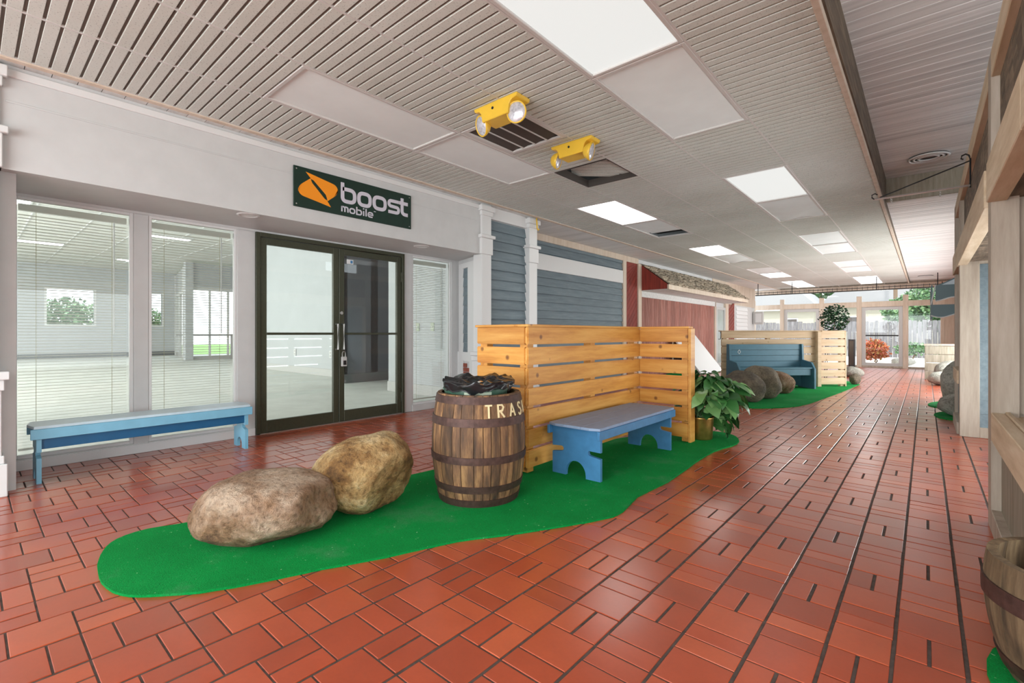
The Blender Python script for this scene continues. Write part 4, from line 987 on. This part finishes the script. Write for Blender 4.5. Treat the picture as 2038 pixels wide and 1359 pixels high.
B(-Ls+.03, -.05, -.22, .17, .44, .47).build('seat', M['teal'], st_, .004); B(-Ls+.05, -.07, -.2, -.17, .30, .44).build('apron', M['teal'], st_, .003)
B(-Ls+.05, -.07, .12, .15, .05, .40).build('rear_panel', M['teal'], st_, .003)
for x in (-Ls, -.06): MB().prism([(-.26, 0), (.24, 0), (.22, .97), (.12, .97), (.10, .62), (-.16, .58), (-.26, .44)], 'x', x, x+.045).build('side_panel', M['teal'], st_, .004)
for q in (0, 1): 
    o = MB().stroke([(0, .045), (.035, 0), (0, -.045), (-.035, 0)], .008, lambda u, v, h: (-Ls+.26+u, .158-h, .80+v), .003, True).build('diamond_motif', M['whitec'], st_) if q == 0 else None

# ================================================================== TRASH BARREL
def barrel(name, lab, x, y, H_, rb, rm, rt, m_st, hoops, nst=26, z0=.012, rot0=0, sign_=None):
    t = tag(empty(name, (x, y, z0), 0), lab, 'barrel')
    def rad(z):
        u = z/H_; a = rb; b = rm; c_ = rt
        return a*(1-u)*(1-2*u)+b*4*u*(1-u)+c_*u*(2*u-1)
    a0 = rot0; wts = [random.uniform(.6, 1.4) for _ in range(nst)]; tot = sum(wts)
    for i in range(nst):
        a1 = a0+2*PI*wts[i]/tot; vs = []; nz = 12; g_ = .006
        for k in range(nz+1):
            z = H_*k/nz; r = rad(z)
            for aa in (a0+g_, (a0+a1)/2, a1-g_):
                for q in (r, r-.028): vs.append((q*math.cos(aa), q*math.sin(aa), z))
        fs = []
        for k in range(nz):
            b = k*6; c_ = b+6
            fs += [(b, b+2, c_+2, c_), (b+2, b+4, c_+4, c_+2), (b+1, c_+1, c_+3, b+3), (b+3, c_+3, c_+5, b+5), (b, c_, c_+1, b+1), (b+4, b+5, c_+5, c_+4)]
        b = nz*6; fs += [(b, b+2, b+3, b+1), (b+2, b+4, b+5, b+3), (0, 1, 3, 2), (2, 3, 5, 4)]
        MB().add(vs, fs).build('stave', M[m_st], t); a0 = a1
    for z1, z2 in hoops:
        zs = [z1, (z1+z2)/2, z2]; pr = [(rad(z)+.006, z) for z in zs]; pr = pr+[(rad(z2)-.001, z2)]; pr = [(rad(z1)-.001, z1)]+pr
        MB().lathe(pr, 64).build('hoop', M['hoop'], t, smooth=False)
    MB().lathe([(rad(.03)-.03, .03), (.001, .03)], 24).build('bottom', M[m_st], t)
    return t, rad
bx, by = -2.507, 2.508
BH = .765
bt, rad = barrel('trash_barrel', 'oak whiskey barrel used as trash bin with TRASH lettering, before the pine screen', bx, by, BH, .288, .345, .302, 'stave', [(0, .05), (.10, .148), (.30, .35), (.555, .61), (.705, .755)])
# lettering follows the staves; base angle points to the camera
ac = math.atan2(-by, -bx)
def LF(u, v, h):   # u in radians to the right as seen from outside, v height
    r = rad(v)+.001+h; return (r*math.cos(ac+u), r*math.sin(ac+u), v)
def seg(pts, n=5):
    out = []
    for a, b in zip(pts[:-1], pts[1:]):
        for k in range(n): out.append((a[0]+(b[0]-a[0])*k/n, a[1]+(b[1]-a[1])*k/n))
    return out+[pts[-1]]
lm = MB(); hh = .085; zb = .615; sc_ = 3.1
def letter(u0, strokes):
    for s_ in strokes: lm.stroke([(p[0], p[1]) for p in s_], .013, lambda a, b, h: LF(u0+a*sc_, zb+b, h), .003)
letter(.13, [[(0, hh), (.025, hh), (.05, hh)], [(.025, hh), (.025, .04), (.025, 0)]])
letter(.42, [[(0, 0), (0, .04), (0, hh), (.03, hh), (.042, .068), (.03, .046), (0, .042)], [(.015, .042), (.045, 0)]])
letter(.72, [[(0, 0), (.012, .04), (.025, hh), (.038, .04), (.05, 0)], [(.01, .03), (.04, .03)]])
letter(1.02, [[(.045, .072), (.03, hh), (.01, .08), (.003, .064), (.015, .048), (.035, .04), (.045, .022), (.03, .002), (.012, 0), (0, .014)]])
letter(1.32, [[(0, 0), (0, hh)], [(.045, 0), (.045, hh)], [(0, .042), (.045, .042)]])
lm.build('lettering', M['letter'], bt)
# liner bin inside the barrel with crumpled bag
lb = tag(empty('bin_liner_tub', (bx-.03, by-.0, .045)), 'green plastic tub with a pale sticker standing inside the trash barrel', 'tub')
MB().lathe([(.19, 0), (.235, .745), (.245, .745), (.245, .76), (.232, .76), (.18, .01), (.001, .01)], 40).build('tub', M['bing'], lb)
ss = MB()
aa0 = ac-.35
ss.add([((.236+.001)*math.cos(aa0+k*.12), .237*math.sin(aa0+k*.12), z) for k in range(8) for z in (.70, .743)], [(2*k, 2*k+2, 2*k+3, 2*k+1) for k in range(7)])
ss.build('sticker', M['sticker'], lb)
bgm = MB(); vs = []; fs = []; na, nr_ = 120, 26
for j in range(nr_+1):
    for i in range(na):
        a = 2*PI*i/na; u = j/nr_
        d = Vector((math.cos(a), math.sin(a), 0))
        r = .268-.22*u if u > .35 else .262+.006*(u/.35)
        if u < .35: z = .0+.055*u/.35
        else: z = .055-.03*((u-.35)/.65)
        p = d*r; q = Vector((p.x*9, p.y*9, u*3.3))
        wv = noise.noise(q+Vector((3, 1, 0))); w2 = noise.noise(q*2.3); w3 = abs(noise.noise(q*1.2+Vector((9, 0, 2))))
        z += .026*wv+.016*w2-.03*w3+.035*(.5+.5*math.cos(a-ac-2.5)); r2 = r*(1+.05*wv+.04*w2)
        vs.append((r2*math.cos(a), r2*math.sin(a), z))
for j in range(nr_):
    for i in range(na): fs.append((j*na+i, j*na+(i+1) % na, (j+1)*na+(i+1) % na, (j+1)*na+i))
o = MB().add(vs, fs).build('bin_bag', M['bag'], None, smooth=True, loc=(bx, by, .80)); tag(o, 'crumpled black plastic bag bulging over the rim of the trash barrel', 'bag')
# half barrel at the right edge
hb, r2_ = barrel('half_barrel', 'weathered half barrel planter cut by the right edge of the picture', .435, 2.44, .41, .215, .272, .268, 'oldoak', [(.265, .325), (.03, .08)], 18)
MB().lathe([(.235, .25), (.20, .255), (.001, .26)], 32).build('liner', M['void'], hb)
fl = tag(empty('crumpled_plastic', (.435, 2.44, .272)), 'clump of clear grey plastic sheet lying inside the half barrel', 'plastic')
vs = []; fs = []; na, nr_ = 36, 10
for j in range(nr_+1):
    for i in range(na):
        a = 2*PI*i/na; u = j/nr_; r = .21*math.sin(u*PI/2)*(1+.12*noise.noise(Vector((math.cos(a)*2, math.sin(a)*2, u)))); z = .09*(1-u)+.05*noise.noise(Vector((math.cos(a)*r*22, math.sin(a)*r*22, 4)))
        vs.append((r*math.cos(a), r*math.sin(a), max(.0, z)))
for j in range(nr_):
    for i in range(na): fs.append((j*na+i, (j+1)*na+i, (j+1)*na+(i+1) % na, j*na+(i+1) % na))
MB().add(vs, fs).build('sheet', plain('cloudy_plastic', (178, 174, 176), .3, nz=.1, scale=20), fl, smooth=True)

# ================================================================== POTTED PLANT
def leaf_mesh(name, m, L_=.15, W2=.06, lobes=True):
    pts = [(0, 0), (.35, -.12), (.75, .02), (1, .3), (.92, .55), (.62, .8), (0.2, 1.0), (0, 1.08)]
    out = [(x*W2, y*L_) for x, y in pts]; vs = []; fs = []
    mid = [(0, y*L_, .0) for y in (0, .2, .45, .7, 1.08)]
    vs = [(0, 0, 0), (0, .3*L_, .012), (0, .6*L_, .010), (0, .85*L_, -.002), (0, 1.08*L_, -.03)]
    R_ = [(.45*W2, -.10*L_, .012), (.95*W2, .12*L_, .022), (1.0*W2, .42*L_, .018), (.62*W2, .76*L_, .0)]
    Lf = [(-x, y, z) for x, y, z in R_]; vs += R_+Lf
    fs = [(0, 5, 6, 1), (1, 6, 7, 2), (2, 7, 8, 3), (3, 8, 4), (0, 1, 10, 9), (1, 2, 11, 10), (2, 3, 12, 11), (3, 4, 12)]
    me = MB().add(vs, fs).mesh(name, m, smooth=True); return me
pp = tag(empty('potted_plant', (-1.93, 5.50, .012)), 'leafy green philodendron in a brass pot at the end of the orange pine screen', 'plant')
MB().lathe([(.001, 0), (.115, 0), (.12, .01), (.135, .235), (.140, .25), (.132, .252), (.125, .235), (.001, .225)], 40).build('pot', M['brass'], pp, smooth=True)
MB().lathe([(.12, .228), (.001, .24)], 20).build('soil', M['terr'], pp)
lms = [leaf_mesh('leaf', M['leaf'], L_, W2) for L_, W2 in ((.15, .065), (.12, .05), (.18, .075), (.09, .04))]
random.seed(21)
for i in range(210):
    if i < 16: a = random.uniform(-.4, .8)+math.radians(41); rr = random.uniform(.22, .33); z = random.uniform(.05, .32)
    else:
        a = random.uniform(0, 2*PI); rr = .36*math.sqrt(random.random()); z = .30+random.uniform(0, 1)*(.50-rr*.62)
    bx_ = Vector((rr*math.cos(a), rr*math.sin(a), z))+RV*.10*min(1, z/.4)
    if bx_.x < .06 and bx_.y < -.10: continue
    if i % 5 == 0:
        MB().tube([(random.uniform(-.05, .05), random.uniform(-.05, .05), .22), tuple(bx_*.5+Vector((0, 0, .12))), tuple(bx_)], [.005, .004, .003], 5).build('stem', M['leafout'], pp)
    dirv = Vector((math.cos(a), math.sin(a), random.uniform(-.9, .1) if i >= 16 else -1.4)).normalized()
    q = dirv.to_track_quat('Y', 'Z').to_euler(); s_ = random.uniform(.75, 1.25)
    o = inst('leaf', lms[random.randrange(4)], pp, bx_-dirv*.05, (q.x, q.y+random.uniform(-.5, .5), q.z), (s_, s_, s_))
pts = [Vector((0, 0, .24)), RV*.2+Vector((0, 0, .3)), RV*.29+Vector((0, 0, .12)), RV*.28+Vector((0, 0, .02))]
MB().tube([tuple(p) for p in pts], .005, 5).build('trailing_stem', M['leafout'], pp)
for k in range(7):
    p = pts[1].lerp(pts[2], k/7) if k < 5 else pts[2].lerp(pts[3], (k-4)/3)
    inst('leaf', lms[3], pp, p, (-1.2+random.uniform(-.3, .3), 0, random.uniform(0, 6)), (.8, .8, .8))
# flowering plant on a black stand behind the second screen
ps = tag(empty('plant_stand', (-1.62, 13.35, 0)), 'black wire plant stand behind the pale slatted screen', 'stand')
for sx, sy in ((-1, -1), (1, -1), (1, 1), (-1, 1)): MB().tube([(.17*sx, .17*sy, 0), (.13*sx, .13*sy, 1.10)], .011, 6).build('leg', M['dark'], ps)
MB().lathe([(.001, 1.10), (.19, 1.10), (.19, 1.12), (.001, 1.12)], 24).build('top', M['dark'], ps); MB().lathe([(.15, .5), (.165, .5), (.165, .512), (.15, .512), (.15, .5)], 20).build('ring', M['dark'], ps)
fp = tag(empty('flowering_plant', (-1.62, 13.35, 1.12)), 'dark green bushy plant with small pale flowers above the pale slatted screen', 'plant')
MB().lathe([(.001, 0), (.09, 0), (.12, .16), (.13, .17), (.11, .17), (.001, .15)], 24).build('pot', M['dark'], fp)
fb = MB(); fl_ = MB()
for i in range(620):
    d = Vector((random.gauss(0, 1), random.gauss(0, 1), random.gauss(0, 1))).normalized()*(random.random()**.33); p = Vector((d.x*.30, d.y*.30, .44+d.z*.32))
    T = Matrix.Translation(p) @ Euler((random.uniform(-1, 1), random.uniform(-1, 1), random.uniform(0, 6))).to_matrix().to_4x4()
    tgt = fl_ if i % 14 == 0 else fb; tgt.M = T; k = .03 if i % 14 else .016
    tgt.add([(0, 0, 0), (k, k, .008), (0, 2.2*k, 0), (-k, k, .008)], [(0, 1, 2), (0, 2, 3)])
tag(fb.build('foliage', M['leafdark'], fp), kind='stuff'); tag(fl_.build('blossom', M['petal'], fp), kind='stuff')
MB().tube([(0, 0, .15), (.01, 0, .4)], .01, 6).build('stem', M['trunk'], fp)

# ================================================================== MIDDLE / FAR THINGS
lw = tag(empty('leaning_board', (-5.35, 13.9, .012), math.radians(0)), 'white sheet board leaning against the weathered red wall behind the pine screen', 'board')
MB().prism([(-.42, 1.12), (-.38, 1.14), (.5, .02), (.46, 0)], 'y', .0, 1.9).build('sheet', M['whitec'], lw, .004)
B(-.40, -.36, .05, .1, 0, 1.08).build('prop', M['cream'], lw)
B(-.40, -.36, 1.8, 1.85, 0, 1.08).build('prop', M['cream'], lw)
gp = tag(empty('planter_box', (.40, 16.9, fz(16.9))), 'grey weathered planter box behind the rocks, far right by the end windows', 'planter')
for i in range(4): B(-.42, .5, -.02, .01, .02+.225*i, .235+.225*i).build('board', M['olive'], gp, .005)
B(-.44, .52, -.04, .5, .92, .96).build('top_board', M['postw'], gp, .005); B(-.42, -.39, .01, .5, .02, .92).build('side_board', M['postw'], gp); B(.47, .5, .01, .5, .02, .92).build('side_board', M['postw'], gp)
sb = tag(empty('sandwich_board', (-1.85, 19.3, fz(19.3)), math.radians(20)), 'black framed easel sign beyond the pale slatted screen', 'sign')
MB().box(-.02, .02, -.3, -.26, 0, 1.1).box(-.02, .02, .26, .3, 0, 1.1).box(-.02, .02, -.26, .26, 1.05, 1.1).box(-.02, .02, -.26, .26, .2, .24).build('frame', M['dark'], sb); B(-.01, .01, -.26, .26, .24, 1.05).build('panel', M['olive'], sb)
B(-.3, -.27, -.25, .25, 0, .9).build('rear_leg', M['dark'], sb)

# ================================================================== OUTSIDE
go = tag(B(-70, 40, YE+.15, 80, -.5, -.22).build('ground', M['patio']), kind='structure')
g2 = tag(B(-70, XB-.2, -40, YE+.1, -.5, -.2).build('ground_rear', M['grass']), kind='structure')
g3 = tag(B(-31, 40, -60, -6.2, -.5, -.2).build('ground_front', M['patio']), kind='structure')
fn = tag(empty('board_fence', (0, 36, -.2)), 'silver grey wooden board fence across the back garden', 'fence')
fbm = [MB().prism([(0, 0), (.205, 0), (.205, h-.03), (.18, h), (.025, h), (0, h-.03)], 'y', 0, .025).mesh('board', M['fencew']) for h in (2.1, 2.16, 2.2)]
for k in range(78): inst('board', fbm[random.randrange(3)], fn, (-14+.22*k, random.uniform(-.02, .02), 0))
for z in (.5, 1.6): B(-14, 3.2, .03, .08, z, z+.1).build('rail', M['fencew'], fn)
for k in range(8): B(-14+2.4*k, -13.9+2.4*k, .08, .18, 0, 2.1).build('post', M['fencew'], fn)
def house(x, y, w_, d_, h, lab, roofh, wins_):
    t = tag(empty('house', (x, y, -.2)), lab, 'house')
    B(-w_/2, w_/2, 0, d_, 0, h).build('wall', M['house'], t)
    MB().prism([(-w_/2-.5, h-.1), (w_/2+.5, h-.1), (w_/2-1.2, h+roofh), (-w_/2+1.2, h+roofh)], 'y', -.5, d_+.5).build('roof', M['roofw'], t)
    B(-w_/2-.5, w_/2+.5, -.55, -.5, h-.25, h-.08).build('gutter', M['grey'], t)
    for wx, wz, ww, wh in wins_:
        f = B(wx-ww/2, wx+ww/2, -.05, 0, wz, wz+wh).build('window', M['whitec'], t); B(wx-ww/2+.08, wx+ww/2-.08, -.07, -.05, wz+.08, wz+wh-.08).build('pane', M['ventm'], f)
house(-10.5, 46, 7, 8, 3.6, 'pale house with a hipped roof behind the fence, seen above the settle', 1.6, [(-1.5, 1.3, 1.2, 1.4), (1.8, 1.3, 1.2, 1.4)])
house(-3.0, 50, 7.5, 8, 4.0, 'pale house with low roof behind the fence, seen through the glass door', 1.3, [(-1.8, 1.5, 1.3, 1.4), (1.6, 1.5, 1.3, 1.4)])
rs = tag(empty('red_panel_wall', (-7.15, 26.2, -.2)), 'bright red board panel standing just outside the leftmost end window', 'panel')
for i in range(4): B(-.75+.26*i, -.5+.26*i, 0, .03, 0, 2.55).build('board', M['redpan'], rs)
B(.33, .55, -.01, .05, 0, 2.6).build('post', M['grey'], rs)
def tree(name, x, y, z, sx, sy, sz, n, lab, m='leafout', leafs=.16, cat='tree', stem=True, grp=None):
    t = tag(empty(name, (x, y, -.2)), lab, cat, grp); mb = MB()
    for i in range(n):
        d = Vector((random.gauss(0, 1), random.gauss(0, 1), random.gauss(0, 1))).normalized()*(random.random()**.4)
        p = Vector((d.x*sx, d.y*sy, z+.2+d.z*sz)); p += Vector((1, 1, 1))*.25*sx*.4*noise.noise(p*.8)
        mb.M = Matrix.Translation(p) @ Euler((random.uniform(-1.5, 1.5), random.uniform(-1.5, 1.5), random.uniform(0, 6))).to_matrix().to_4x4(); k = leafs*random.uniform(.6, 1.3)
        mb.add([(0, 0, 0), (k*.5, k*.6, .02), (0, k*1.3, 0), (-k*.5, k*.6, .02)], [(0, 1, 2), (0, 2, 3)])
    tag(mb.build('foliage', M[m], t), kind='stuff')
    if stem: MB().tube([(0, 0, 0), (.1, 0, max(.1, z*.6)), (0, .1, max(.2, z))], [.05*sx+.01, .04*sx+.01, .02*sx+.005], 7).build('trunk', M['trunk'], t)
tree('tree', .9, 40, 2.8, 2.6, 2, 1.6, 5200, 'leafy green tree behind the fence, right of the glass door', leafs=.19)
tree('tree', -1.2, 43, 2.7, 1.2, 1.5, 1.0, 2200, 'small leafy tree behind the fence, seen through the glass door', leafs=.17)
tree('tree', -8.5, 60, 6.6, 5, 3, 1.6, 1600, 'distant tree top above the house roofs', leafs=.5)
tree('tree', 0.5, 60, 7.4, 6, 3, 2.2, 1800, 'distant tree top above the door transom', leafs=.5)
tree('flower_bush', -1.9, 29.5, .55, .55, .4, .38, 700, 'orange flowering bush outside the glass door, upper of two', 'flower', .1, 'bush')
tree('flower_bush', -1.75, 27.2, .28, .55, .35, .28, 600, 'orange flowering bush nearest the glass door', 'flower', .09, 'bush')
tree('garden_bush', -.55, 34.8, .35, .8, .4, .35, 500, 'low green bush at the fence foot, seen through the glass door', 'leafout', .12, 'bush')
tree('garden_bush', 1.1, 34.8, .3, .8, .4, .3, 500, 'low green bush at the fence foot, right of the glass door', 'leafout', .12, 'bush')
rock('garden_rock', (-.75, 27.6, -.2), (.5, .3, .18), 'rock4', 'low pale rock on the patio outside the glass door', 20, sub=4)
# rear garden seen through the shop's back windows
tree('tree', -37, 3.6, 1.7, 2.4, 2.2, 1.5, 3200, 'green shrub outside the left back window of the shop', leafs=.18)
tree('tree', -37, 7.4, 1.6, 1.2, 1.4, 1.3, 1600, 'green shrub outside the right back window of the shop', leafs=.18)
tp = tag(empty('utility_pole', (-1.75, 47, -.2)), 'wooden utility pole behind the fence, seen through the glass door', 'pole')
MB().tube([(0, 0, 0), (0, 0, 8)], .13, 8).build('pole', M['trunk'], tp); B(-.9, .9, -.06, .06, 7.0, 7.15).build('crossarm', M['trunk'], tp)
